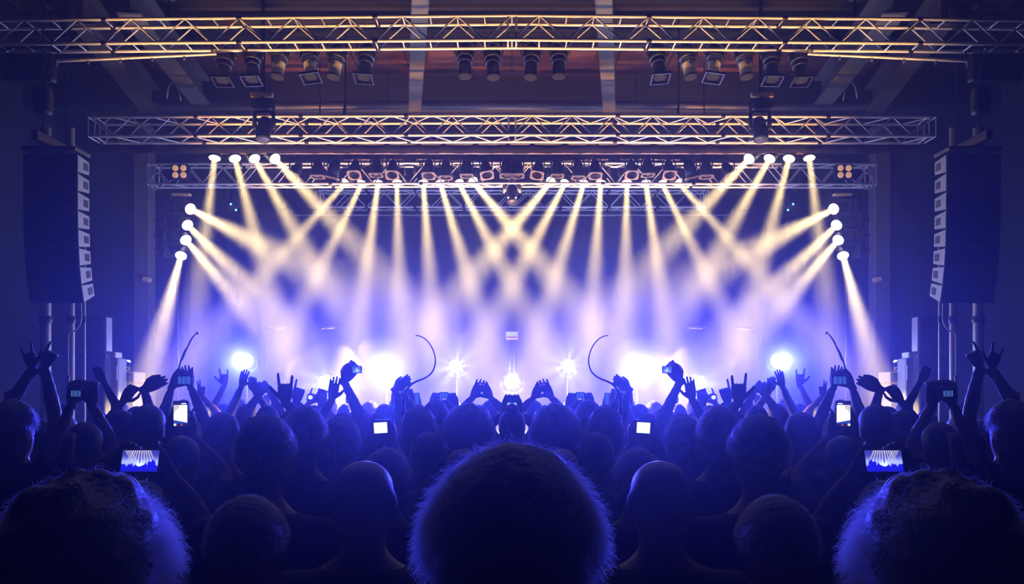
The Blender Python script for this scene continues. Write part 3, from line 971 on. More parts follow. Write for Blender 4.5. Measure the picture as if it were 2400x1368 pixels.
def cabinet(name, lab, cat, px0, px1, py0, py1, y, depth, front, body, trim=None, extra=None, base_py=None):
    a, b = P(px0, py0, y), P(px1, py1, y)
    z0 = b.z if base_py is None else STAGE_Z
    t = thing(name, lab, cat, ((a.x + b.x) / 2, y + depth / 2, z0))
    cx, cz, w, h = (a.x + b.x) / 2, (a.z + z0) / 2, b.x - a.x, a.z - z0
    MB().bbox((cx, y + depth / 2, cz), (w, depth, h), 0.012).build('cabinet', body, t, False, t.location)
    MB().box((cx, y - 0.004, cz), (w * 0.86, 0.012, h - w * 0.14)).build('front_cloth', front, t, False, t.location)
    if trim:
        k = w * 0.055
        for n_, c_, s_ in (('trim_strip', (cx, y - 0.01, a.z - k / 2), (w, 0.02, k)), ('trim_strip', (cx, y - 0.01, z0 + k / 2), (w, 0.02, k)),
                           ('trim_strip', (a.x + k / 2, y - 0.01, cz), (k, 0.02, h - 2 * k)), ('trim_strip', (b.x - k / 2, y - 0.01, cz), (k, 0.02, h - 2 * k))):
            MB().box(c_, s_).build(n_, trim, t, False, t.location)
    if extra:
        extra(t, cx, cz, w, h, y)
    both(t, lab)
    return t


def feet_handles(t, cx, cz, w, h, y):
    for s in (-1, 1):
        MB().bbox((cx + s * w * 0.4, y + 0.1, cz - h / 2 + 0.012), (0.04, 0.04, 0.03), 0.005).build('foot', M_BLACK, t, False, t.location)
    MB().bbox((cx + w * 0.36, y - 0.012, cz + h * 0.3), (0.02, 0.02, 0.22), 0.004).build('edge_handle', M_WHITE, t, False, t.location)


def amp_front(t, cx, cz, w, h, y):
    MB().box((cx, y - 0.012, cz - h * 0.1), (w * 0.5, 0.012, h * 0.4)).build('control_panel', M_BLACK, t, False, t.location)
    for k in range(4):
        MB().lathe([(0.008, 0), (0.006, 0.014), (0.001, 0.014)], 8, Matrix.Translation((cx - w * 0.18 + k * w * 0.12, y - 0.018, cz - h * 0.1)) @ Matrix.Rotation(math.pi / 2, 4, 'X')).build('knob', M_WHITE, t, False, t.location)
    MB().sweep([(cx - w * 0.2, y + 0.1, cz + h / 2), (cx - w * 0.15, y + 0.1, cz + h / 2 + 0.02), (cx + w * 0.15, y + 0.1, cz + h / 2 + 0.02), (cx + w * 0.2, y + 0.1, cz + h / 2)], 0.008, 6).build('handle', M_BLACK, t, True, t.location)


def rack_front(t, cx, cz, w, h, y):
    for k in range(3):
        MB().box((cx, y - 0.014, cz - h * 0.25 + k * h * 0.22), (w * 0.78, 0.016, h * 0.17)).build('rack_unit', M_BLACK, t, False, t.location)
    MB().ball((cx - w * 0.3, y - 0.025, cz - h * 0.02), (0.012, 0.012, 0.012), 8, 6).build('indicator', mat('pink_led', (1, 0.3, 0.4), 0.3, emit=(1, 0.2, 0.35), strength=1.2), t, True, t.location)


def bulb_front(t, cx, cz, w, h, y):
    MB().ball((cx - w * 0.08, y - 0.03, cz + h * 0.36), (0.045, 0.03, 0.045), 10, 8).build('lit_badge', M_YELLOWLED, t, True, t.location)
    MB().ball((cx - w * 0.2, y - 0.02, cz - h * 0.3), (0.015, 0.012, 0.04), 8, 6).build('lit_badge', M_YELLOWLED, t, True, t.location)


cabinet('speaker_cabinet', 'tall grey speaker cabinet in the {s} wing, under a small white amplifier', 'loudspeaker', 252, 278, 839, 940, 12.6, 0.27, M_CABGREY, mat('grey_vinyl', (0.3, 0.3, 0.33), 0.7), None, feet_handles, True)
cabinet('amplifier_head', 'small white amplifier head on the tall grey cabinet, {s} wing', 'amplifier', 252, 271, 824.5, 839, 12.6, 0.22, M_CABGREY, M_WHITE, None, amp_front)
cabinet('guitar_cabinet', 'orange framed guitar cabinet with yellow badge under the rack, {s} wing', 'loudspeaker', 279, 314, 897, 940, 12.9, 0.4, M_CABGREY, M_ORANGE, M_ORANGE, bulb_front, True)
cabinet('equipment_rack', 'orange framed equipment rack on the guitar cabinet, {s} wing', 'rack', 279, 315, 871, 897, 12.9, 0.4, M_BLACK, M_ORANGE, M_ORANGE, rack_front)
c = P(302, 846, 13.6)
t = thing('work_light', '', 'lamp', (c.x, 13.6, STAGE_Z))
rod('stand', M_DARKMETAL, t, (c.x, 13.6, STAGE_Z), (c.x, 13.6, c.z), 0.012)
MB().lathe([(0.15, 0), (0.15, 0.015), (0.02, 0.03)], 12).build('base', M_DARKMETAL, t, True)
MB().ball(c - t.location, (0.035, 0.02, 0.018), 10, 8, Matrix.Rotation(0.4, 3, 'Y')).build('bulb', M_WHITELED, t, True)
both(t, 'tiny white work light above the amplifiers in the {s} wing')
c = P(282, 860, 13.2)
t = thing('coiled_cable', '', 'cable', P(284, 869, 13.1))
pts = [P(290 + 8 * math.cos(k * 0.7) + k * 0.5, 865.5 + 5 * math.sin(k * 0.7), 13.05 + 0.006 * k) for k in range(18)]
MB().sweep(smooth_path(pts, 3), 0.012, 6).build('cable', M_ORANGE, t, True, t.location)
both(t, 'orange brown cable bundle on the equipment rack, {s} wing')

# drum kit seen through the haze: cymbal stands either side of the middle
for lab, x0, y0, x1, y1, yd in (('cymbal on a boom stand in the bright haze, inner one on the {s}', 768, 766, 812, 795, 15.8),
                                ('cymbal on a boom stand in the bright haze, outer one on the {s}', 652, 768, 620, 792, 15.9)):
    A, B = P(x0, y0, yd), P(x1, y1, yd)
    t = thing('cymbal_stand', lab, 'drum cymbal', (B.x, yd, STAGE_Z), 'cymbals in the haze')
    rod('boom_arm', M_DARKMETAL, t, A, B, 0.008)
    rod('pole', M_DARKMETAL, t, (B.x, yd, STAGE_Z + 0.25), B, 0.008)
    for k in range(3):
        a = 2 * math.pi * k / 3
        rod('leg', M_DARKMETAL, t, (B.x, yd, STAGE_Z + 0.4), (B.x + 0.28 * math.cos(a), yd + 0.28 * math.sin(a), STAGE_Z), 0.01)
    MB().lathe([(0.2, 0.0), (0.06, 0.02), (0.04, 0.035), (0.008, 0.045), (0.008, 0.03), (0.19, -0.004)], 20, Matrix.Translation(A - t.location) @ Matrix.Rotation(0.25, 4, 'X')).build('cymbal', M_BRASS, t, True)
    both(t, lab)
# centre: small box on a column
c = P(1200, 784, 15.6)
t = thing('monitor_stand', 'small pink edged box on a slim column at the centre of the stage', 'stand', (0, 15.6, STAGE_Z))
w = 28 * 15.6 / F
MB().bbox((0, 0, c.z - STAGE_Z), (w, 0.14, 0.12), 0.012).build('box', mat('pale_grey_box', (0.4, 0.4, 0.45), 0.6), t)
MB().bbox((0, -0.03, c.z - STAGE_Z - 0.075), (w, 0.14, 0.035), 0.008).build('lower_edge', mat('pink_plastic', (0.7, 0.35, 0.35), 0.5), t)
MB().lathe([(0.02, 0.03), (0.05, 0.1), (0.06, 0.4), (0.08, c.z - STAGE_Z - 0.35), (0.04, c.z - STAGE_Z - 0.1)], 14).build('column', M_DARKMETAL, t, True)
MB().lathe([(0.25, 0), (0.25, 0.025), (0.06, 0.04)], 18).build('base', M_DARKMETAL, t, True)

# ------------------------------------------------------------------ people
tmp_scene = bpy.data.scenes.new('workbench')


def remesh(mb, name, voxel, smooth=2, factor=0.5):
    """One continuous skin round overlapping lofts."""
    me = mb.mesh(name)
    o = bpy.data.objects.new(name, me)
    tmp_scene.collection.objects.link(o)
    m = o.modifiers.new('r', 'REMESH')
    m.mode, m.voxel_size, m.use_smooth_shade = 'VOXEL', voxel, True
    if smooth:
        s = o.modifiers.new('s', 'SMOOTH')
        s.factor, s.iterations = factor, smooth
    with bpy.context.temp_override(scene=tmp_scene, view_layer=tmp_scene.view_layers[0]):
        dg = bpy.context.evaluated_depsgraph_get()
    out = bpy.data.meshes.new_from_object(o.evaluated_get(dg), depsgraph=dg)
    out.name = name
    tmp_scene.collection.objects.unlink(o)
    bpy.data.objects.remove(o)
    bpy.data.meshes.remove(me)
    return out


def ell(c, rx, ry, n=14):
    return [Vector((c[0] + rx * math.cos(2 * math.pi * k / n), c[1] + ry * math.sin(2 * math.pi * k / n), c[2])) for k in range(n)]


HEAD_C, HEAD_R = Vector((0, 0.01, 1.641)), Vector((0.0815, 0.105, 0.1115))
TORSO = [(0.80, 0.10, 0.085, 0), (0.86, 0.165, 0.11, 0), (0.94, 0.175, 0.118, 0), (1.08, 0.148, 0.102, 0), (1.20, 0.162, 0.108, 0), (1.30, 0.182, 0.116, 0), (1.38, 0.188, 0.1, 0), (1.43, 0.14, 0.082, -0.004),
         (1.462, 0.088, 0.07, -0.006), (1.49, 0.06, 0.062, 0.0), (1.53, 0.055, 0.06, 0.006)]
HEADS = [(1.50, 0.045, 0.05, 0.012), (1.535, 0.055, 0.072, 0.022), (1.565, 0.064, 0.088, 0.02), (1.60, 0.071, 0.097, 0.014), (1.645, 0.077, 0.1, 0.01), (1.68, 0.077, 0.1, 0.006), (1.71, 0.068, 0.09, 0.004), (1.732, 0.05, 0.068, 0.004), (1.745, 0.028, 0.04, 0.004), (1.75, 0.008, 0.012, 0.004)]

HANDS = {}
CURL = {   # bends at the three joints: index, middle, ring, little; thumb (out, close)
    'relaxed': [(0.25, 0.35, 0.2), (0.3, 0.4, 0.25), (0.35, 0.45, 0.3), (0.4, 0.5, 0.3)],
    'open': [(0.05, 0.1, 0.05), (0.0, 0.08, 0.05), (0.05, 0.1, 0.08), (0.1, 0.15, 0.1)],
    'fist': [(1.4, 1.6, 0.9), (1.45, 1.6, 0.9), (1.45, 1.6, 0.9), (1.4, 1.6, 0.9)],
    'horns': [(0.05, 0.08, 0.05), (1.4, 1.6, 0.9), (1.4, 1.6, 0.9), (0.05, 0.1, 0.05)],
    'point': [(0.03, 0.05, 0.05), (1.35, 1.5, 0.9), (1.4, 1.6, 0.9), (1.4, 1.6, 0.9)],
    'victory': [(0.03, 0.05, 0.05), (0.03, 0.05, 0.05), (1.4, 1.6, 0.9), (1.4, 1.6, 0.9)],
    'hold': [(0.45, 0.9, 0.6), (0.5, 0.95, 0.6), (0.55, 0.95, 0.6), (0.6, 0.95, 0.6)],
    'pinch': [(0.75, 0.75, 0.35), (0.5, 0.55, 0.3), (0.4, 0.5, 0.3), (0.3, 0.4, 0.3)],
    'spread': [(0.05, 0.15, 0.1), (0.0, 0.12, 0.1), (0.05, 0.15, 0.1), (0.1, 0.2, 0.1)],
}


def hand_mesh(pose):
    """Wrist at the origin, fingers +Z, palm faces +Y, thumb on the +X side."""
    if pose in HANDS:
        return HANDS[pose]
    mb = MB()
    rings = []
    for z, rx, ry in ((-0.03, 0.025, 0.019), (0.0, 0.026, 0.018), (0.02, 0.033, 0.018), (0.05, 0.04, 0.017), (0.08, 0.042, 0.0145), (0.095, 0.038, 0.012)):
        rings.append(ell((0, 0, z), rx, ry, 12))
    mb.loft(rings)
    spread = {'spread': 0.2, 'victory': 0.16, 'open': 0.08, 'horns': 0.1}.get(pose, 0.03)
    for i, (x, ln) in enumerate(((0.031, 0.074), (0.0105, 0.083), (-0.0105, 0.077), (-0.031, 0.061))):
        p = Vector((x, 0, 0.086))
        side = (1.5 - i) / 1.5 * spread
        pts, rad = [Vector((x * 0.95, 0, 0.06)), p.copy()], [0.0085, 0.0095]
        ang = 0.0
        for b, fr, r in zip(CURL[pose][i], (0.46, 0.31, 0.23), (0.009, 0.0083, 0.0068)):
            ang += b
            step = ln * fr
            if b > 0.5:
                pts.append(p + Vector((0, math.sin(ang - b / 2), math.cos(ang - b / 2))) * step * 0.25)
                rad.append(0.0095)
            p = p + Vector((math.sin(side) * math.cos(ang), math.sin(ang), math.cos(ang) * math.cos(side))) * step
            pts.append(p.copy())
            rad.append(r)
        mb.sweep(pts, rad, 8)
    if pose in ('fist', 'point', 'victory'):
        th = [(0.022, 0.006, 0.02), (0.04, 0.02, 0.045), (0.036, 0.04, 0.07), (0.012, 0.046, 0.078)]
    elif pose == 'horns':
        th = [(0.022, 0.004, 0.02), (0.05, 0.012, 0.045), (0.072, 0.016, 0.068), (0.086, 0.018, 0.09)]
    elif pose in ('pinch', 'hold'):
        th = [(0.022, 0.008, 0.02), (0.042, 0.03, 0.04), (0.046, 0.055, 0.07), (0.036, 0.07, 0.098)]
    elif pose == 'relaxed':
        th = [(0.022, 0.004, 0.02), (0.042, 0.018, 0.045), (0.048, 0.026, 0.075), (0.046, 0.032, 0.1)]
    else:
        th = [(0.022, 0.002, 0.02), (0.05, 0.008, 0.042), (0.07, 0.01, 0.068), (0.083, 0.012, 0.09)]
    mb.sweep(th, [0.014, 0.0125, 0.0105, 0.008], 8)
    me = remesh(mb, 'hand', 0.0046, 2)
    vv = [v.co.copy() for v in me.vertices]
    ff = [tuple(p.vertices) for p in me.polygons]
    HANDS[pose] = (vv, ff)
    return HANDS[pose]


def ik(s, w, l1, l2, pole):
    d = w - s
    L = d.length
    k = max(1.0, L / (l1 + l2) * 1.01)
    l1, l2 = l1 * k, l2 * k
    a = (l1 * l1 - l2 * l2 + L * L) / (2 * L)
    h = math.sqrt(max(0.0, l1 * l1 - a * a))
    u = d / L
    p = pole - u * pole.dot(u)
    p.normalize()
    return s + u * a + p * h


def arm_points(sx, arm):
    S = Vector((sx * 0.185, 0, 1.385))
    if arm is None:
        return S, Vector((sx * 0.225, -0.035, 1.11)), Vector((sx * 0.225, 0.05, 0.865)), Vector((sx * 0.22, 0.09, 0.69)), 'relaxed', Vector((-sx, 0.2, 0))
    w, tip, pose, nrm = arm['w'], arm['tip'], arm['pose'], arm['n']
    if arm.get('elbow') is not None:
        E = arm['elbow']
    else:
        E = ik(S, w, 0.29, 0.255, Vector((sx * 0.8, 0.25, -0.7)))
    return S, E, w, tip, pose, nrm


def make_body(name, arms, voxel=0.02, neck=0.0):
    mb = MB()
    mb.loft([ell((0, y, z), rx, ry, 18) for z, rx, ry, y in TORSO])
    mb.loft([ell((0, y, z), rx, ry, 18) for z, rx, ry, y in HEADS])
    mb.ball((0, 0.112, 1.618), (0.013, 0.02, 0.024), 8, 6)          # nose
    mb.ball((0, 0.1, 1.575), (0.024, 0.012, 0.01), 8, 6)            # lips
    for s in (-1, 1):
        mb.ball((s * 0.079, 0.0, 1.625), (0.013, 0.02, 0.033), 8, 8, Matrix.Rotation(-s * 0.35, 3, 'Z'))   # ears
        mb.ball((s * 0.03, 0.092, 1.652), (0.024, 0.012, 0.008), 8, 6)   # brows
        # leg and foot
        pts = [(s * 0.07, 0, 0.92), (s * 0.09, 0, 0.78), (s * 0.095, 0.008, 0.5), (s * 0.097, -0.01, 0.36), (s * 0.1, -0.01, 0.09), (s * 0.1, 0.0, 0.05)]
        mb.sweep(pts, [0.085, 0.085, 0.056, 0.058, 0.038, 0.04], 10)
        mb.sweep([(s * 0.1, -0.05, 0.045), (s * 0.1, 0.05, 0.045), (s * 0.105, 0.16, 0.03)], [0.038, 0.042, 0.026], 8)
        S, E, w, tip, pose, nrm = arm_points(s, arms[0 if s < 0 else 1])
        mb.sweep([Vector((s * 0.1, 0, 1.37)), S, S.lerp(E, 0.35), E, E.lerp(w, 0.3), w], [0.06, 0.058, 0.048, 0.039, 0.041, 0.026], 10)
    me = remesh(mb, name, voxel, 3)
    vv = [v.co[:] for v in me.vertices]
    ff = [tuple(p.vertices) for p in me.polygons]
    bpy.data.meshes.remove(me)
    out = MB().add(vv, ff)
    for s in (-1, 1):
        S, E, w, tip, pose, nrm = arm_points(s, arms[0 if s < 0 else 1])
        hv, hf = hand_mesh(pose)
        z = (tip - w).normalized()
        y = (nrm - z * nrm.dot(z)).normalized()
        # a left hand with the palm forward has its thumb towards +x (inwards), a right hand towards -x
        x_t = y.cross(z) * (1 if s < 0 else -1)
        ln = (tip - w).length / 0.175 if pose not in ('fist', 'hold', 'pinch') else 1.0
        ln = min(1.2, max(0.85, ln))
        R = Matrix((x_t, y, z)).transposed()
        det = R.determinant()
        out.add([w + R @ (v * ln) for v in hv], hf if det > 0 else [tuple(reversed(f)) for f in hf])
    for s in (-1, 1):   # eyes
        out.ball((s * 0.03, 0.098, 1.638), (0.012, 0.01, 0.012), 8, 6)
    return out.mesh(name, True)


def make_shirt(name, arms, sleeve, voxel=0.024):
    mb = MB()
    mb.loft([ell((0, y, z), rx + 0.014, ry + 0.016, 18) for z, rx, ry, y in [(0.87, 0.168, 0.112, 0)] + TORSO[2:8] + [(1.455, 0.085, 0.068, -0.006)]])
    for s in (-1, 1):
        S, E, w, tip, pose, nrm = arm_points(s, arms[0 if s < 0 else 1])
        if sleeve == 'long':
            mb.sweep([Vector((s * 0.1, 0, 1.37)), S, S.lerp(E, 0.4), E, E.lerp(w, 0.4), E.lerp(w, 0.93)], [0.072, 0.072, 0.062, 0.053, 0.052, 0.037], 10)
        else:
            mb.sweep([Vector((s * 0.1, 0, 1.37)), S, S.lerp(E, 0.4), S.lerp(E, 0.68)], [0.072, 0.074, 0.066, 0.064], 10)
    return remesh(mb, name, voxel, 2)


def make_trousers():
    mb = MB()
    mb.loft([ell((0, 0, z), rx, ry, 16) for z, rx, ry in ((0.78, 0.11, 0.1), (0.86, 0.178, 0.125), (0.94, 0.188, 0.13), (0.98, 0.18, 0.126))])
    for s in (-1, 1):
        mb.sweep([(s * 0.08, 0, 0.9), (s * 0.092, 0, 0.76), (s * 0.096, 0.008, 0.5), (s * 0.1, -0.01, 0.3), (s * 0.1, -0.01, 0.075)], [0.1, 0.1, 0.075, 0.072, 0.066], 10)
    return remesh(mb, 'trousers', 0.03, 2)


def make_shoe(s):
    mb = MB()
    mb.loft([[Vector((s * 0.1 + x * k, -0.075 + y * 0.28, z)) for x, y in ((-0.04, 0), (0.04, 0), (0.046, 0.3), (0.05, 0.65), (0.035, 0.93), (0, 1.0), (-0.035, 0.93), (-0.05, 0.65), (-0.046, 0.3))] for z, k in ((0.0, 1.0), (0.025, 1.04), (0.06, 0.9), (0.085, 0.55))])
    return mb.mesh('shoe', True)


def skullpoint(az, th, off):
    """A point off the scalp: az 0 at the face, pi at the nape; th down from the crown."""
    d = Vector((math.sin(th) * math.sin(az), math.sin(th) * math.cos(az), math.cos(th)))
    r = HEAD_R
    q = 1.0 / math.sqrt((d.x / r.x) ** 2 + (d.y / r.y) ** 2 + (d.z / r.z) ** 2)
    return HEAD_C + d * (q + off), d


def hairline(az, low):
    b = 0.5 - 0.5 * math.cos(az)      # 0 face, 1 nape
    return 0.95 + (low - 0.95) * b ** 0.7


STYLE = {   # offset, bumps, bump scale, how far down the nape
    'short': (0.010, 0.003, 30, 1.95), 'cropped': (0.005, 0.001, 40, 1.9), 'fuzzy': (0.017, 0.006, 34, 2.0), 'curly': (0.034, 0.016, 26, 2.25), 'bigcurly': (0.045, 0.018, 24, 2.3),
    'spiky': (0.024, 0.02, 38, 2.0), 'long': (0.016, 0.004, 20, 2.0), 'bun': (0.01, 0.003, 24, 2.0), 'ponytail': (0.01, 0.003, 24, 2.0), 'afro': (0.075, 0.014, 22, 2.3), 'cap': (0.014, 0.0, 1, 1.75), 'wavy': (0.026, 0.01, 16, 2.3),
}


def make_hair(style, seed):
    off, amp, scl, low = STYLE[style]
    rng = random.Random(seed)
    sh = Vector((rng.uniform(-9, 9), rng.uniform(-9, 9), rng.uniform(-9, 9)))
    nu, nv = (44, 18) if amp > 0.008 else (28, 12)
    rings = []
    for j in range(nv + 2):
        ring = []
        for i in range(nu):
            az = 2 * math.pi * i / nu
            lo = hairline(az, low)
            t = min(j, nv) / nv
            th = max(0.02, lo * t)
            o_ = off * (1 - 0.97 * (max(0.0, t - 0.6) / 0.4) ** 1.4)
            if j == nv + 1:
                o_ = -0.02
                th = lo * 0.97
            p, d = skullpoint(az, th, o_)
            if amp and j <= nv:
                nz = noise.noise(p * scl + sh) + 0.5 * noise.noise(p * scl * 2.1 + sh)
                p = p + d * (amp * nz * (1 if t < 0.9 else 0.3))
            ring.append(p)
        rings.append(ring)
    mb = MB().loft(rings)
    if style in ('long', 'wavy'):
        zz = [(1.70, 0.07, 0.04), (1.64, 0.1, 0.055), (1.56, 0.105, 0.055), (1.46, 0.11, 0.05), (1.38, 0.105, 0.045), (1.3, 0.08, 0.03)]
        wob = 0.012 if style == 'wavy' else 0.004
        mb.loft([[Vector((x + wob * noise.noise(Vector((x * 20, y * 20, z * 14)) + sh), y - 0.055 + (-0.03 if z < 1.5 else 0), z)) for x, y, _ in [tuple(p) for p in ell((0, 0, z), rx, ry, 18)]] for z, rx, ry in zz])
    if style == 'bun':
        mb.ball((0, -0.07, 1.755), (0.045, 0.045, 0.04), 12, 8)
    if style == 'ponytail':
        mb.sweep([(0, -0.09, 1.7), (0, -0.14, 1.69), (0, -0.165, 1.6), (0, -0.15, 1.48), (0, -0.14, 1.4)], [0.02, 0.032, 0.038, 0.03, 0.008], 10)
    return mb.mesh('hair', True)


def make_cap_brim():
    mb = MB()
    rings = []
    n = 14
    for z, g in ((1.69, 0.0), (1.694, 0.0)):
        ring = []
        for k in range(n + 1):
            a = -1.1 + 2.2 * k / n
            ring.append(Vector((0.086 * math.sin(a), 0.012 + 0.105 * math.cos(a), z)))
        for k in range(n, -1, -1):
            a = -1.1 + 2.2 * k / n
            ring.append(Vector((0.088 * math.sin(a), 0.02 + 0.19 * math.cos(a) - 0.02, z - 0.018)))
        rings.append(ring)
    return mb.loft(rings).mesh('brim', True)


def hair_material(name, color, trans=0.45):
    if name in MATS:
        return MATS[name]
    m = bpy.data.materials.new(name)
    m.use_nodes = True
    nt = m.node_tree
    nt.nodes.clear()
    o = nt.nodes.new('ShaderNodeOutputMaterial')
    mx = nt.nodes.new('ShaderNodeMixShader')
    d = nt.nodes.new('ShaderNodeBsdfDiffuse')
    t = nt.nodes.new('ShaderNodeBsdfTranslucent')
    d.inputs[0].default_value = (*color, 1)
    t.inputs[0].default_value = (*color, 1)
    mx.inputs[0].default_value = trans
    nt.links.new(d.outputs[0], mx.inputs[1])
    nt.links.new(t.outputs[0], mx.inputs[2])
    nt.links.new(mx.outputs[0], o.inputs['Surface'])
    MATS[name] = m
    return m


def strands(parent, style, n, length, m, seed, curl=0.0, droop=0.75, radius=0.0006, lift=0.6):
    """Loose single hairs that stand off the hair and catch the light from behind."""
    off, amp, scl, low = STYLE[style]
    rng = random.Random(seed)
    K = 6
    cu = bpy.data.hair_curves.new('loose_hair')
    cu.add_curves([K] * n)
    pos, rad = [], []
    for i in range(n):
        az = rng.uniform(0, 2 * math.pi)
        th = hairline(az, low) * math.sqrt(rng.uniform(0.0, 1.0))
        p, d = skullpoint(az, max(0.03, th), off * 0.75)
        tang = Vector((d.x, d.y, -0.6 - d.z)).normalized()
        jit = Vector((rng.gauss(0, 0.35), rng.gauss(0, 0.35), rng.gauss(0, 0.35)))
        g = (d * lift + tang * droop + jit).normalized()
        L = length * rng.uniform(0.4, 1.25)
        e1 = g.orthogonal().normalized()
        e2 = g.cross(e1)
        ph = rng.uniform(0, 6.28)
        fr = rng.uniform(4, 8)
        for k in range(K):
            t = k / (K - 1)
            q = p + g * (L * t) + Vector((0, 0, -1)) * (droop * L * 0.35 * t * t)
            if curl:
                q = q + (e1 * math.cos(ph + fr * t) + e2 * math.sin(ph + fr * t)) * (curl * t)
            pos += [q.x, q.y, q.z]
            rad.append(radius * (1 - 0.7 * t))
    cu.points.foreach_set('position', pos)
    at = cu.attributes.get('radius') or cu.attributes.new('radius', 'FLOAT', 'POINT')
    at.data.foreach_set('value', rad)
    cu.materials.append(m)
    o = bpy.data.objects.new('loose_hair', cu)
    COL.objects.link(o)
    o.parent = parent
    o['kind'] = 'stuff'
    return o


SKINS = [mat('skin_pale', (0.42, 0.26, 0.2), 0.5, sub=0.1), mat('skin_tan', (0.3, 0.17, 0.11), 0.5), mat('skin_brown', (0.12, 0.06, 0.04), 0.5)]
CLOTHS = [mat('black_cotton', (0.012, 0.012, 0.014), 0.9, var=0.3, scale=30, bump=0.3), mat('charcoal_cotton', (0.035, 0.035, 0.04), 0.9, var=0.3, scale=30, bump=0.3),
          mat('navy_cotton', (0.015, 0.018, 0.05), 0.9, var=0.3, scale=30, bump=0.3), mat('brown_cotton', (0.045, 0.03, 0.025), 0.9, var=0.3, scale=30, bump=0.3)]
M_JEANS = mat('dark_denim', (0.02, 0.025, 0.05), 0.9, var=0.3, scale=60)
M_SHOE = mat('black_leather', (0.012, 0.012, 0.012), 0.4)


def hair_mass(name, color):
    m = mat(name, color, 0.5, var=0.4, scale=70, bump=0.6)
    b = m.node_tree.nodes['Principled BSDF']
    b.inputs['Sheen Weight'].default_value = 0.5
    b.inputs['Sheen Roughness'].default_value = 0.35
    b.inputs['Sheen Tint'].default_value = (0.9, 0.88, 1.0, 1)
    return m


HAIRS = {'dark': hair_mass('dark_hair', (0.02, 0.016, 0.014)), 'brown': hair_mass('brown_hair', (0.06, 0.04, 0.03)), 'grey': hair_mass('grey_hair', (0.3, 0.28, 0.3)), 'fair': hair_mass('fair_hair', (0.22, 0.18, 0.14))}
LOOSE = {'grey': hair_material('rim_lit_grey_hair', (0.85, 0.82, 0.85), 0.6), 'fair': hair_material('rim_lit_fair_hair', (0.8, 0.74, 0.74), 0.6)}  # near-white strands carry the rim light in their colour
M_CAP = mat('dark_cap_cloth', (0.03, 0.03, 0.04), 0.8, var=0.2, scale=40)
TROUSERS = make_trousers()
TROUSERS.materials.append(M_JEANS)
SHOES = [make_shoe(s) for s in (-1, 1)]
for q in SHOES:
    q.materials.append(M_SHOE)
PLAIN_BODY, PLAIN_SHIRT, HAIRMESH = {}, {}, {}
BRIM = make_cap_brim()
BRIM.materials.append(M_CAP)
PN = [0]


def person(px, top, d, hair, label, arms=(), color='dark', sleeve='short', skin=None, cloth=None, turn=0.0, loose=None, voxel=0.02, one=False, group=None, width=1.0):
    """px, top: where the crown of the hair shows; d: distance. arms: (side, wrist px, py, tip px, py, forward, pose, palm)."""
    PN[0] += 1
    i = PN[0]
    c = P(px, top, d)
    hoff = 0.0 if hair is None else STYLE[hair][0]
    k = c.z / (1.75 + hoff)
    root = thing('person', label, 'person', (c.x, d, 0), group)
    root.scale = (k * width, k * width, k)
    A = [None, None]
    for a in arms:
        s = 0 if a[0] == 'L' else 1
        w, tip = P(a[1], a[2], d + a[5]), P(a[3], a[4], d + a[5] + (a[8] if len(a) > 8 else 0.0))
        loc = lambda q: Vector(((q.x - c.x) / (k * width), (q.y - d) / (k * width), q.z / k))
        A[s] = dict(w=loc(w), tip=loc(tip), pose=a[6], n=Vector((0.15 * (1 if s == 0 else -1), a[7], 0.1)))
        reach = (A[s]['w'] - Vector(((-0.185, 0.185)[s], 0, 1.385))).length
        if reach > 0.6:
            print('LONG ARM', label[:50], round(reach, 2))
    sk = SKINS[(i * 7) % 3 if skin is None else skin]
    cl = CLOTHS[(i * 5) % 4 if cloth is None else cloth]
    if arms or voxel < 0.02:
        bm_, sm_ = make_body('person', A, voxel), make_shirt('shirt', A, sleeve)
        bm_.materials.append(sk)
        sm_.materials.append(cl)
    else:
        kb, ks = sk.name, (cl.name, sleeve)
        if kb not in PLAIN_BODY:
            PLAIN_BODY[kb] = make_body('person', A)
            PLAIN_BODY[kb].materials.append(sk)
        if ks not in PLAIN_SHIRT:
            PLAIN_SHIRT[ks] = make_shirt('shirt', A, sleeve)
            PLAIN_SHIRT[ks].materials.append(cl)
        bm_, sm_ = PLAIN_BODY[kb], PLAIN_SHIRT[ks]
        root.rotation_euler.z = turn
    obj('body', bm_, root)
    obj('shirt', sm_, root)
    obj('trousers', TROUSERS, root)
    obj('shoe', SHOES[0], root)
    obj('shoe', SHOES[1], root)
    if hair == 'cap':
        if 'cap' not in HAIRMESH:
            HAIRMESH['cap'] = make_hair('cap', 1)
            HAIRMESH['cap'].materials.append(M_CAP)
        h = obj('cap', HAIRMESH['cap'], root)
        obj('brim', BRIM, h)
    elif hair:
        key = (hair, color, i % 3)
        if key not in HAIRMESH:
            HAIRMESH[key] = make_hair(hair, i)
            HAIRMESH[key].materials.append(HAIRS[color])
        h = obj('hair', HAIRMESH[key], root)
        if loose:
            n_, ln, curl = loose
            n_, ln = (n_, ln) if d < 1.5 else (int(n_ * 3), ln * 0.8)
            strands(h, hair, n_, ln, LOOSE[color if color in ('grey', 'fair') else 'fair'], i, curl, radius=0.00024 * max(0.9, d / 1.3))
    if one:
        return root, None
    return root, both(root, label)


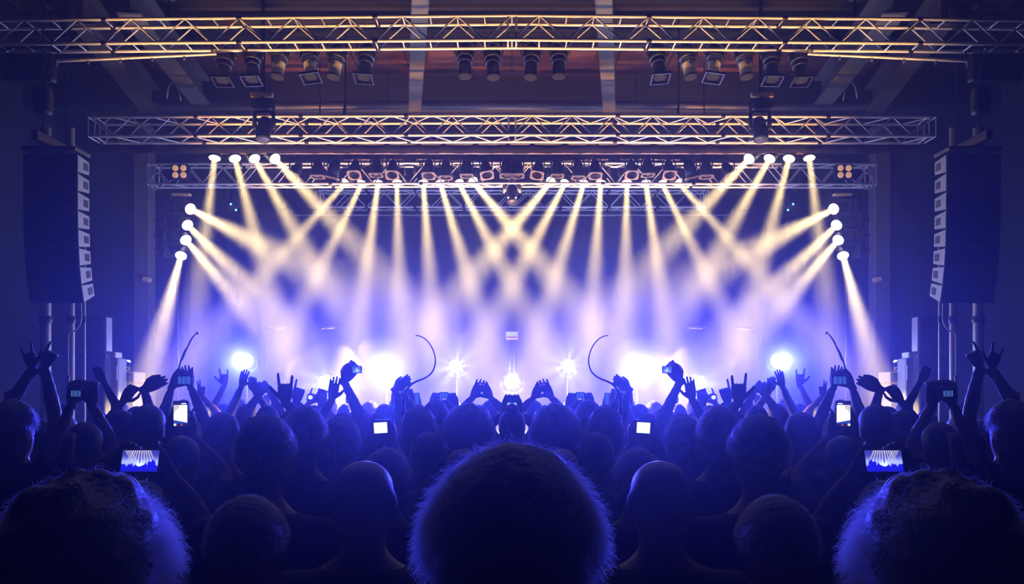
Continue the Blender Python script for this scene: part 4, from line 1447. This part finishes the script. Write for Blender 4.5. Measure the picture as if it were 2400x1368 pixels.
# nearest heads
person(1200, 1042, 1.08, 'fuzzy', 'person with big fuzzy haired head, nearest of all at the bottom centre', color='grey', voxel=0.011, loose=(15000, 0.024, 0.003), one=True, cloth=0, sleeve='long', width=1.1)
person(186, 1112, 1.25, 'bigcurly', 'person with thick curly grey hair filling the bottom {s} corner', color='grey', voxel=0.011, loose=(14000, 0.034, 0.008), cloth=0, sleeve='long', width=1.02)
person(576, 1163, 1.85, 'cropped', 'person with close cropped hair low down beside the curly head, {s}', color='brown', voxel=0.015, loose=(1500, 0.012, 0.0), cloth=2, width=1.08)
person(852, 1079, 2.3, None, 'bald person with smooth shining crown in the lower middle, {s}', voxel=0.014, cloth=1, width=1.1)
person(906, 1050, 3.2, 'short', 'person with short spiky hair right behind the smooth bald crown, {s}', color='fair', loose=(1200, 0.024, 0.0), cloth=0)
person(1086, 1051, 3.6, None, 'bald person half hidden by the biggest central head, {s}', voxel=0.015, cloth=2, width=1.12)
person(620, 972, 2.75, 'fuzzy', 'person with broad round fuzzy head standing tall before the horned hand, {s}', color='dark', loose=(1500, 0.016, 0.0), cloth=2)
person(712, 952, 3.6, 'short', 'person with round short haired head below the horned hand, {s}', color='brown', loose=(900, 0.02, 0.0), cloth=0)
person(797, 976, 4.3, 'wavy', 'person with wavy collar length hair below the raised white phone arm, {s}', color='brown', loose=(500, 0.02, 0.003), cloth=1)
person(520, 966, 4.25, 'short', 'person with short dark hair just beside the upright glowing phone, {s}', color='dark', cloth=2)
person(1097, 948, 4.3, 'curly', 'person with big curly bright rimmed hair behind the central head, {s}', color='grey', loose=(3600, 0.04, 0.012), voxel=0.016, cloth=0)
person(982, 954, 4.8, 'wavy', 'person with wavy hair next to the big curly head, {s}', color='brown', loose=(400, 0.02, 0.004), cloth=1)
person(1003, 1013, 4.05, 'short', 'shorter person with neat short hair below the wavy head, {s}', color='brown', loose=(500, 0.014, 0.0), cloth=0)
person(345, 948, 4.4, 'short', 'person with dark rounded hair beside the pinching hand, {s}', color='dark', cloth=1)
person(148, 972, 5.0, None, 'bald person with thin rim of light, behind the curly corner head, {s}', cloth=2)
person(28, 938, 4.4, 'wavy', 'person at the {s} edge raising both hands with fingers up like horns', [('L', 76, 862, 57, 802, 0.1, 'horns', 1), ('R', 104, 858, 129, 808, 0.12, 'point', 1)], color='grey', loose=(500, 0.03, 0.005), cloth=0)
person(330, 1128, 2.8, 'short', 'short person holding up a wide phone with the stage on its screen, {s}', [('L', 262, 1098, 287, 1072, 0.2, 'hold', 1), ('R', 393, 1098, 366, 1068, 0.2, 'hold', 1)], color='dark', cloth=0)
person(424, 1022, 3.72, 'cropped', 'person holding the tall upright glowing phone, {s}', [('L', 398, 1022, 406, 994, 0.22, 'hold', 1), ('R', 450, 1020, 440, 990, 0.22, 'hold', 1)], color='dark', cloth=2)
person(890, 1056, 3.75, 'ponytail', 'person with ponytail holding the small square white screen, {s}', [('L', 872, 1040, 879, 1012, 0.2, 'hold', 1), ('R', 916, 1040, 909, 1010, 0.2, 'hold', 1)], color='brown', cloth=0)
person(900, 947, 6.3, 'cropped', 'person with smooth cropped round head beneath the arm with one thumb up, {s}', color='dark', cloth=2)
person(842, 956, 5.6, 'short', 'person with low rounded hair behind the square white screen, {s}', color='brown', loose=(300, 0.02, 0.0), cloth=1)
person(948, 930, 5.95, 'bun', 'person with smooth domed head holding a small camera above it, {s}', [('L', 926, 950, 930, 925, 0.2, 'hold', 1), ('R', 964, 950, 957, 925, 0.2, 'hold', 1)], color='dark', cloth=2)
person(1040, 938, 6.4, 'curly', 'person with both hands round a dim phone, behind the big curly head, {s}', [('L', 1012, 955, 1024, 922, 0.25, 'hold', 1), ('R', 1070, 955, 1056, 922, 0.25, 'hold', 1)], color='dark', cloth=1)
person(1020, 938, 5.4, 'short', 'person with small round head between the wavy and the big curly heads, {s}', color='brown', loose=(300, 0.018, 0.0), cloth=0)
person(982, 948, 6.95, 'short', 'distant person holding a black phone upright, {s}', [('R', 982, 960, 977, 940, 0.2, 'hold', 1)], color='dark', cloth=2)
person(1122, 950, 6.0, 'short', 'person clapping with both hands together overhead, {s} of centre', [('L', 1108, 930, 1134, 886, 0.12, 'spread', 1), ('R', 1150, 932, 1128, 892, 0.06, 'open', 1)], color='dark', cloth=0)
person(1200, 958, 5.2, 'bun', 'person on the centre line holding a tiny phone with two bright spots', [('L', 1182, 968, 1190, 946, 0.16, 'hold', 1), ('R', 1218, 968, 1210, 946, 0.16, 'hold', 1)], color='dark', one=True, cloth=0, skin=2)
person(1200, 964, 6.7, 'short', 'person in the dark straight ahead of the centre line phone holder', color='dark', one=True, cloth=0)
person(255, 985, 5.5, 'long', 'person with bare arm bent up before the speaker cabinets, {s}', [('R', 243, 893, 226, 862, 0.2, 'relaxed', 1)], color='dark', cloth=0)
person(282, 962, 4.9, 'short', 'person whose raised hand pinches finger and thumb, {s}', [('R', 338, 912, 366, 897, 0.25, 'pinch', 1)], color='dark', cloth=0)
person(195, 990, 4.0, 'ponytail', 'person with tied back hair holding a small camera, {s} wing side', [('L', 168, 945, 172, 918, 0.25, 'hold', 1), ('R', 216, 948, 212, 918, 0.25, 'hold', 1)], color='dark', cloth=2)
person(428, 958, 5.1, 'short', 'person with both arms up aiming a compact camera, {s}', [('L', 404, 905, 417, 884, 0.25, 'hold', 1), ('R', 446, 905, 440, 870, 0.25, 'open', 1)], color='dark', cloth=2)
person(524, 946, 7.6, 'short', 'distant person with thin arm raised in a horn sign, {s}', [('L', 526, 902, 524, 858, 0.1, 'horns', -1)], color='dark', cloth=1)
person(470, 948, 7.0, 'short', 'distant person raising two fingers in a V, {s}', [('R', 472, 928, 472, 892, 0.1, 'victory', 1)], color='dark', cloth=1)
person(580, 946, 6.5, 'short', 'person with both arms high before the outer glaring lamp, {s}', [('L', 566, 905, 574, 872, 0.1, 'open', 1), ('R', 598, 918, 590, 884, 0.12, 'relaxed', 1)], color='dark', cloth=2)
person(626, 950, 5.8, 'cropped', 'person with wrists crossed sideways overhead, fingers pointing, {s}', [('L', 612, 918, 592, 900, 0.1, 'point', 1), ('R', 632, 916, 610, 897, 0.16, 'point', 1)], color='dark', cloth=0)
person(690, 957, 4.15, 'short', 'person making a big horn sign with the thumb out, {s}', [('R', 669, 942, 668, 866, -0.3, 'horns', 1)], color='dark', cloth=0)
person(712, 962, 5.3, 'short', 'person with one finger raised right behind the big horn sign, {s}', [('R', 694, 942, 708, 885, 0.1, 'point', 1)], color='dark', cloth=2)
person(734, 950, 6.4, 'short', 'person holding a tiny phone with one finger sticking up, {s}', [('L', 724, 945, 742, 908, 0.2, 'horns', 1), ('R', 752, 948, 756, 918, 0.2, 'hold', 1)], color='dark', cloth=0)
person(802, 968, 4.8, 'short', 'person with arm stretched up holding a pale phone sideways, {s}', [('R', 806, 892, 826, 864, 0.2, 'hold', 1), ('L', 778, 935, 782, 908, 0.2, 'open', 1)], color='dark', cloth=0)
person(884, 968, 5.2, 'short', 'person reaching a slanting arm with one thumb up, {s}', [('R', 926, 912, 948, 896, 0.2, 'relaxed', 1)], color='dark', cloth=2)
person(812, 946, 7.3, 'short', 'distant person holding up a tiny phone with a white patch, {s}', [('R', 826, 950, 822, 930, 0.2, 'hold', 1)], color='dark', cloth=1)
# further rows that fill the hall up to the stage
FILL = [(1148, 938, 7.4, 'short', 'distant person with short hair straight behind the clapping hands, {s} of centre'), (868, 940, 7.9, 'wavy', 'distant person with wavy hair behind the smooth round head, {s}'),
        (560, 934, 8.6, 'cropped', 'distant person with cropped hair below the outer glaring lamp, {s}'),
        (930, 932, 8.5, 'short', 'distant person below the largest glaring lamp, {s} of centre'), (1060, 932, 8.5, 'bun', 'distant person with hair in a bun below the smaller rayed lamp, {s}'),
        (770, 934, 8.4, 'short', 'distant person below the rayed lamp between the two glaring ones, {s}'), (430, 936, 8.6, 'short', 'distant person deep behind the compact camera, {s}'),
        (395, 952, 6.3, 'long', 'person with long straight hair behind the compact camera, {s}'), (318, 952, 7.1, 'short', 'person with short hair in front of the orange framed rack, {s}'),
        (228, 962, 6.6, 'bun', 'person with hair in a bun before the tall grey cabinet, {s}'), (95, 982, 6.2, 'cropped', 'person deep in shadow between the two raised horn hands, {s}'),
        (12, 962, 6.4, 'short', 'person in deep shadow at the far {s} edge'), (150, 945, 8.4, 'short', 'distant shadowed person below the side fill speaker, {s}'), (30, 942, 8.5, 'short', 'distant shadowed person below the line array, {s} edge'),
        (280, 938, 9.0, 'short', 'distant shadowed person at the foot of the speaker cabinets, {s}'), (700, 990, 4.75, 'wavy', 'shadowed person with wavy hair tucked behind the round short haired head, {s}')]
for px, top, d, hair, lab in FILL:
    person(px, top, d, hair, lab, color='dark', turn=0.15 * math.sin(px))

# ------------------------------------------------------------------ phones, cameras and waved things
def picture_material():
    m = bpy.data.materials.new('screen_picture')
    m.use_nodes = True
    nt = m.node_tree
    b = nt.nodes['Principled BSDF']
    a = nt.nodes.new('ShaderNodeAttribute')
    a.attribute_name = 'picture'
    b.inputs['Base Color'].default_value = (0.02, 0.02, 0.02, 1)
    b.inputs['Roughness'].default_value = 0.15
    nt.links.new(a.outputs['Color'], b.inputs['Emission Color'])
    b.inputs['Emission Strength'].default_value = 1.0
    m.cycles.emission_sampling = 'NONE'
    return m


M_SCREEN = picture_material()


def pic_concert(u, v):
    """Beams fanning down over blue haze, the crowd dark blue below."""
    c = Vector((0.05, 0.05, 0.45))
    t = 1 - v
    f = 0.0
    for k in range(9):
        x0 = 0.3 + 0.055 * k
        x1 = 0.5 + (x0 - 0.5) * 1.9
        x = x0 + (x1 - x0) * t * 1.4
        f = max(f, max(0, 1 - abs(u - x) / 0.022) * max(0, 1 - t * 1.5))
    for k in range(4):
        x = 0.08 + 0.05 * k + t * 0.35
        f = max(f, max(0, 1 - abs(u - x) / 0.016) * max(0, 1 - t * 1.7))
    c = c.lerp(Vector((1.0, 0.9, 0.75)), min(1, f * 1.1))
    glow = math.exp(-((v - 0.42) / 0.2) ** 2) * 0.8 + 1.4 * math.exp(-(((u - 0.5) / 0.1) ** 2 + ((v - 0.34) / 0.13) ** 2))
    c = c + Vector((0.5, 0.6, 1.0)) * glow
    edge = 0.33 + 0.05 * math.sin(u * 31) + 0.04 * math.sin(u * 67 + 1) + (0.18 if 0.72 < u < 0.93 else 0)
    if v < edge and glow < 1.2:
        c = Vector((0.01, 0.01, 0.75 if v > 0.08 else 0.5))
    if abs(u - 0.5) < 0.02 and 0.4 < v < 0.62:
        c = Vector((0.05, 0.1, 0.6))
    return c


def pic_upright(u, v):
    if v > 0.86:
        return Vector((0.9, 0.9, 1)) if (0.58 < u < 0.92 and 0.9 < v < 0.94) else Vector((0.01, 0.01, 0.02))
    if v < 0.11:
        return Vector((0.8, 0.85, 0.7)) if u < 0.2 and v > 0.02 else (Vector((0.7, 0.1, 0.05)) if 0.52 < u < 0.66 and 0.04 < v < 0.08 else Vector((0.01, 0.01, 0.02)))
    if v < 0.26 - 0.1 * u:
        return Vector((0.03, 0.06, 0.35))
    if v > 0.78 - 0.25 * (1 - u) ** 3 and u < 0.4:
        return Vector((0.9, 0.85, 0.6)) * (0.75 + 0.25 * math.sin(u * 60 + v * 40))
    return Vector((1.2, 1.2, 1.12))


def pic_white(u, v):
    return Vector((1.3, 1.35, 1.25))


def pic_blue(u, v):
    g = math.exp(-(((u - 0.55) / 0.2) ** 2 + ((v - 0.35) / 0.22) ** 2))
    return Vector((0.06, 0.1, 0.4)) + Vector((0.5, 0.8, 1.0)) * g + Vector((0.12, 0.2, 0.35)) * max(0, math.sin(u * 9) * math.sin(v * 7))


def pic_cyan(u, v):
    g = 1.0 if (0.3 < u < 0.5 or 0.6 < u < 0.8) and 0.3 < v < 0.9 else 0.0
    return Vector((0.02, 0.1, 0.16)) + Vector((0.3, 0.65, 0.55)) * g


def pic_dim(u, v):
    return Vector((0.02, 0.05, 0.16)) + Vector((0.03, 0.08, 0.16)) * max(0, math.sin(u * 17))


def pic_patch(u, v):
    return Vector((0.75, 0.9, 1.1)) if (u - 0.4) ** 2 + (v - 0.6) ** 2 * 0.6 < 0.1 else Vector((0.02, 0.02, 0.5))


def pic_twospots(u, v):
    a = math.exp(-(((u - 0.22) / 0.13) ** 2 + ((v - 0.5) / 0.35) ** 2)) + math.exp(-(((u - 0.78) / 0.13) ** 2 + ((v - 0.5) / 0.35) ** 2))
    return Vector((0.01, 0.03, 0.2)) + Vector((0.8, 1.1, 1.1)) * a


def screen_mesh(name, w, h, pic, nx, nz):
    me = bpy.data.meshes.new(name)
    vs_, fs_ = [], []
    for j in range(nz + 1):
        for i in range(nx + 1):
            vs_.append((w * (i / nx - 0.5), 0, h * (j / nz - 0.5)))
    for j in range(nz):
        for i in range(nx):
            a = j * (nx + 1) + i
            fs_.append((a, a + 1, a + nx + 2, a + nx + 1))
    me.from_pydata(vs_, [], fs_)
    at = me.color_attributes.new('picture', 'FLOAT_COLOR', 'POINT')
    flat = []
    for j in range(nz + 1):
        for i in range(nx + 1):
            c = pic(i / nx, j / nz)
            flat += [c[0], c[1], c[2], 1]
    at.data.foreach_set('color', flat)
    me.materials.append(M_SCREEN)
    return me


def phone(name, label, cat, px, py, d, w_px, h_px, pic, nx, nz, border=(0.006, 0.006), rot=(0, 0, 0), camera=False, one=False):
    c = P(px, py, d)
    w, h = w_px * d / F, h_px * d / F
    t = thing(name, label, cat, c)
    t.rotation_euler = rot
    bw, bh = w + 2 * border[0], h + 2 * border[1]
    MB().bbox((0, 0.006, 0), (bw, 0.011, bh), 0.003).build('body', M_BLACK, t)
    s_ = obj('screen', screen_mesh('screen', w, h, pic, nx, nz), t, (0, -0.0002, 0))
    if camera:
        MB().lathe([(0.022, 0), (0.022, 0.02), (0.018, 0.022), (0.016, 0.03), (0.001, 0.03)], 14, Matrix.Translation((bw * 0.12, 0.011, 0)) @ Matrix.Rotation(-math.pi / 2, 4, 'X')).build('lens_barrel', M_DARKMETAL, t, True)
        MB().bbox((-bw * 0.3, 0.006, bh / 2 + 0.003), (0.014, 0.009, 0.006), 0.002).build('shutter_button', M_ALUDULL, t)
    else:
        MB().bbox((bw * 0.3, 0.0122, bh * 0.32), (0.012, 0.002, 0.012), 0.001).build('lens', M_OFFLENS, t)
        MB().bbox((bw / 2 + 0.0008, 0.006, bh * 0.15), (0.0025, 0.004, 0.02), 0.001).build('side_button', M_DARKMETAL, t)
    if one:
        return t
    m = both(t, label)
    m.rotation_euler = (rot[0], -rot[1], -rot[2])
    return t


phone('smartphone', 'wide phone showing the whole stage on its bright screen, lower {s}', 'phone', 328, 1080, 2.93, 86, 51, pic_concert, 90, 54, rot=(-0.3, 0.0, 0.0))
phone('smartphone', 'tall upright phone glowing white with a dark status bar, {s}', 'phone', 423, 970, 3.9, 32, 58, pic_upright, 48, 64, border=(0.005, 0.004))
phone('compact_camera', 'camera with small square pure white screen, {s} of the central head', 'camera', 892, 1002, 3.93, 31, 25, pic_white, 2, 2, border=(0.02, 0.012), rot=(0, -0.06, 0), camera=True)
phone('smartphone', 'pale blue phone held sideways on a stretched arm, {s}', 'phone', 836, 866, 4.97, 20, 15, pic_blue, 20, 14, border=(0.004, 0.003), rot=(0, -0.05, 0))
phone('compact_camera', 'small camera with blue screen held above the smooth domed head, {s}', 'camera', 942, 924, 6.12, 27, 15, pic_blue, 20, 12, border=(0.01, 0.006), camera=True)
phone('smartphone', 'black phone held upright with its back lit by the stage, {s}', 'phone', 977, 934, 7.12, 11, 26, pic_dim, 4, 8, border=(0.004, 0.004))
phone('smartphone', 'dim teal phone cupped between two hands, {s}', 'phone', 1040, 926, 6.62, 18, 12, pic_dim, 8, 6)
phone('smartphone', 'tiny phone with two bright white spots on the centre line', 'phone', 1200, 949, 5.32, 25, 13, pic_twospots, 30, 14, one=True)
phone('compact_camera', 'compact camera with dim blue screen held in both hands, {s}', 'camera', 432, 891, 5.32, 30, 17, pic_dim, 14, 8, border=(0.012, 0.012), camera=True)
phone('smartphone', 'tiny phone with blue white screen under the single raised finger, {s}', 'phone', 729, 932, 6.58, 17, 12, pic_patch, 14, 10, rot=(0, 0.15, 0))
phone('smartphone', 'small phone with a white patch on deep blue, {s}', 'phone', 819, 936, 7.48, 14, 13, pic_patch, 14, 12)
phone('smartphone', 'small phone with teal screen before the orange framed cabinet, {s}', 'phone', 302, 923, 5.6, 14, 12, pic_cyan, 14, 10)
phone('compact_camera', 'small camera with dim teal screen near the {s} wing', 'camera', 178, 922, 4.22, 24, 14, pic_dim, 12, 8, border=(0.012, 0.008), camera=True)
phone('smartphone', 'tiny phone with pale screen at the far {s} edge', 'phone', 21, 934, 5.5, 9, 14, pic_cyan, 10, 12, rot=(0, 0.2, 0))
phone('smartphone', 'tiny teal phone glowing beside the small camera, {s} wing side', 'phone', 213, 919, 5.0, 8, 10, pic_cyan, 10, 10)
phone('smartphone', 'tiny slanting phone glinting white under the pointing fingers, {s}', 'phone', 623, 938, 7.72, 9, 11, pic_patch, 10, 10, rot=(0, -0.3, 0))
person(300, 968, 5.45, 'cropped', 'person holding up the small teal phone before the orange framed cabinet, {s}', [('L', 288, 940, 298, 926, 0.1, 'hold', 1)], color='dark', cloth=1)
person(46, 985, 5.35, 'short', 'person in shadow holding the tiny pale phone at the {s} edge', [('L', 24, 956, 22, 938, 0.12, 'hold', 1)], color='dark', cloth=1)
person(650, 940, 7.5, 'short', 'distant person with the tiny slanting phone behind the crossed wrists, {s}', [('L', 627, 957, 624, 942, 0.18, 'hold', 1)], color='dark', cloth=1)
# thin curved rod and knotted stick held up over the crowd
t = thing('curved_rod', '', 'rod', P(940, 905, 5.1))
pts = [P(x, y_, 5.25) for x, y_ in ((974, 786), (983, 787), (995, 793), (1006, 804), (1015, 820), (1020, 838), (1020, 852), (1016, 866), (1008, 877), (995, 886), (980, 892), (966, 899), (957, 908), (951, 918), (946, 935))]
fine = smooth_path(pts, 5)
MB().sweep(fine, [0.003 + 0.005 * (i / len(fine)) ** 1.5 for i in range(len(fine))], 8).build('rod', M_CABLE, t, True, t.location)
MB().sweep([pts[-1], pts[-1] + Vector((-0.005, 0, -0.12))], 0.012, 8).build('grip', M_BLACK, t, True, t.location)
both(t, 'thin curved rod bending like a hook above the crowd, {s} of centre')
t = thing('knotted_stick', '', 'stick', P(412, 890, 5.6))
pts = [P(x, y_, 5.6) for x, y_ in ((408, 905), (414, 882), (419, 866), (422, 850), (428, 838), (433, 824), (440, 812), (446, 799), (454, 787), (460, 781))]
MB().sweep(pts, [0.005, 0.005, 0.007, 0.005, 0.0085, 0.008, 0.005, 0.006, 0.004, 0.003], 8).build('stick', M_CABLE, t, True, t.location)
MB().sweep([pts[-1], P(465, 783, 5.6)], 0.003, 6).build('tip', M_GREYCABLE, t, True, t.location)
MB().ball(P(462, 780, 5.6), (0.008, 0.008, 0.01), 8, 6).build('knot', M_GREYCABLE, t, True, t.location)
both(t, 'thin knotted stick poking up at a slant above the crowd, {s}')

bpy.data.scenes.remove(tmp_scene)
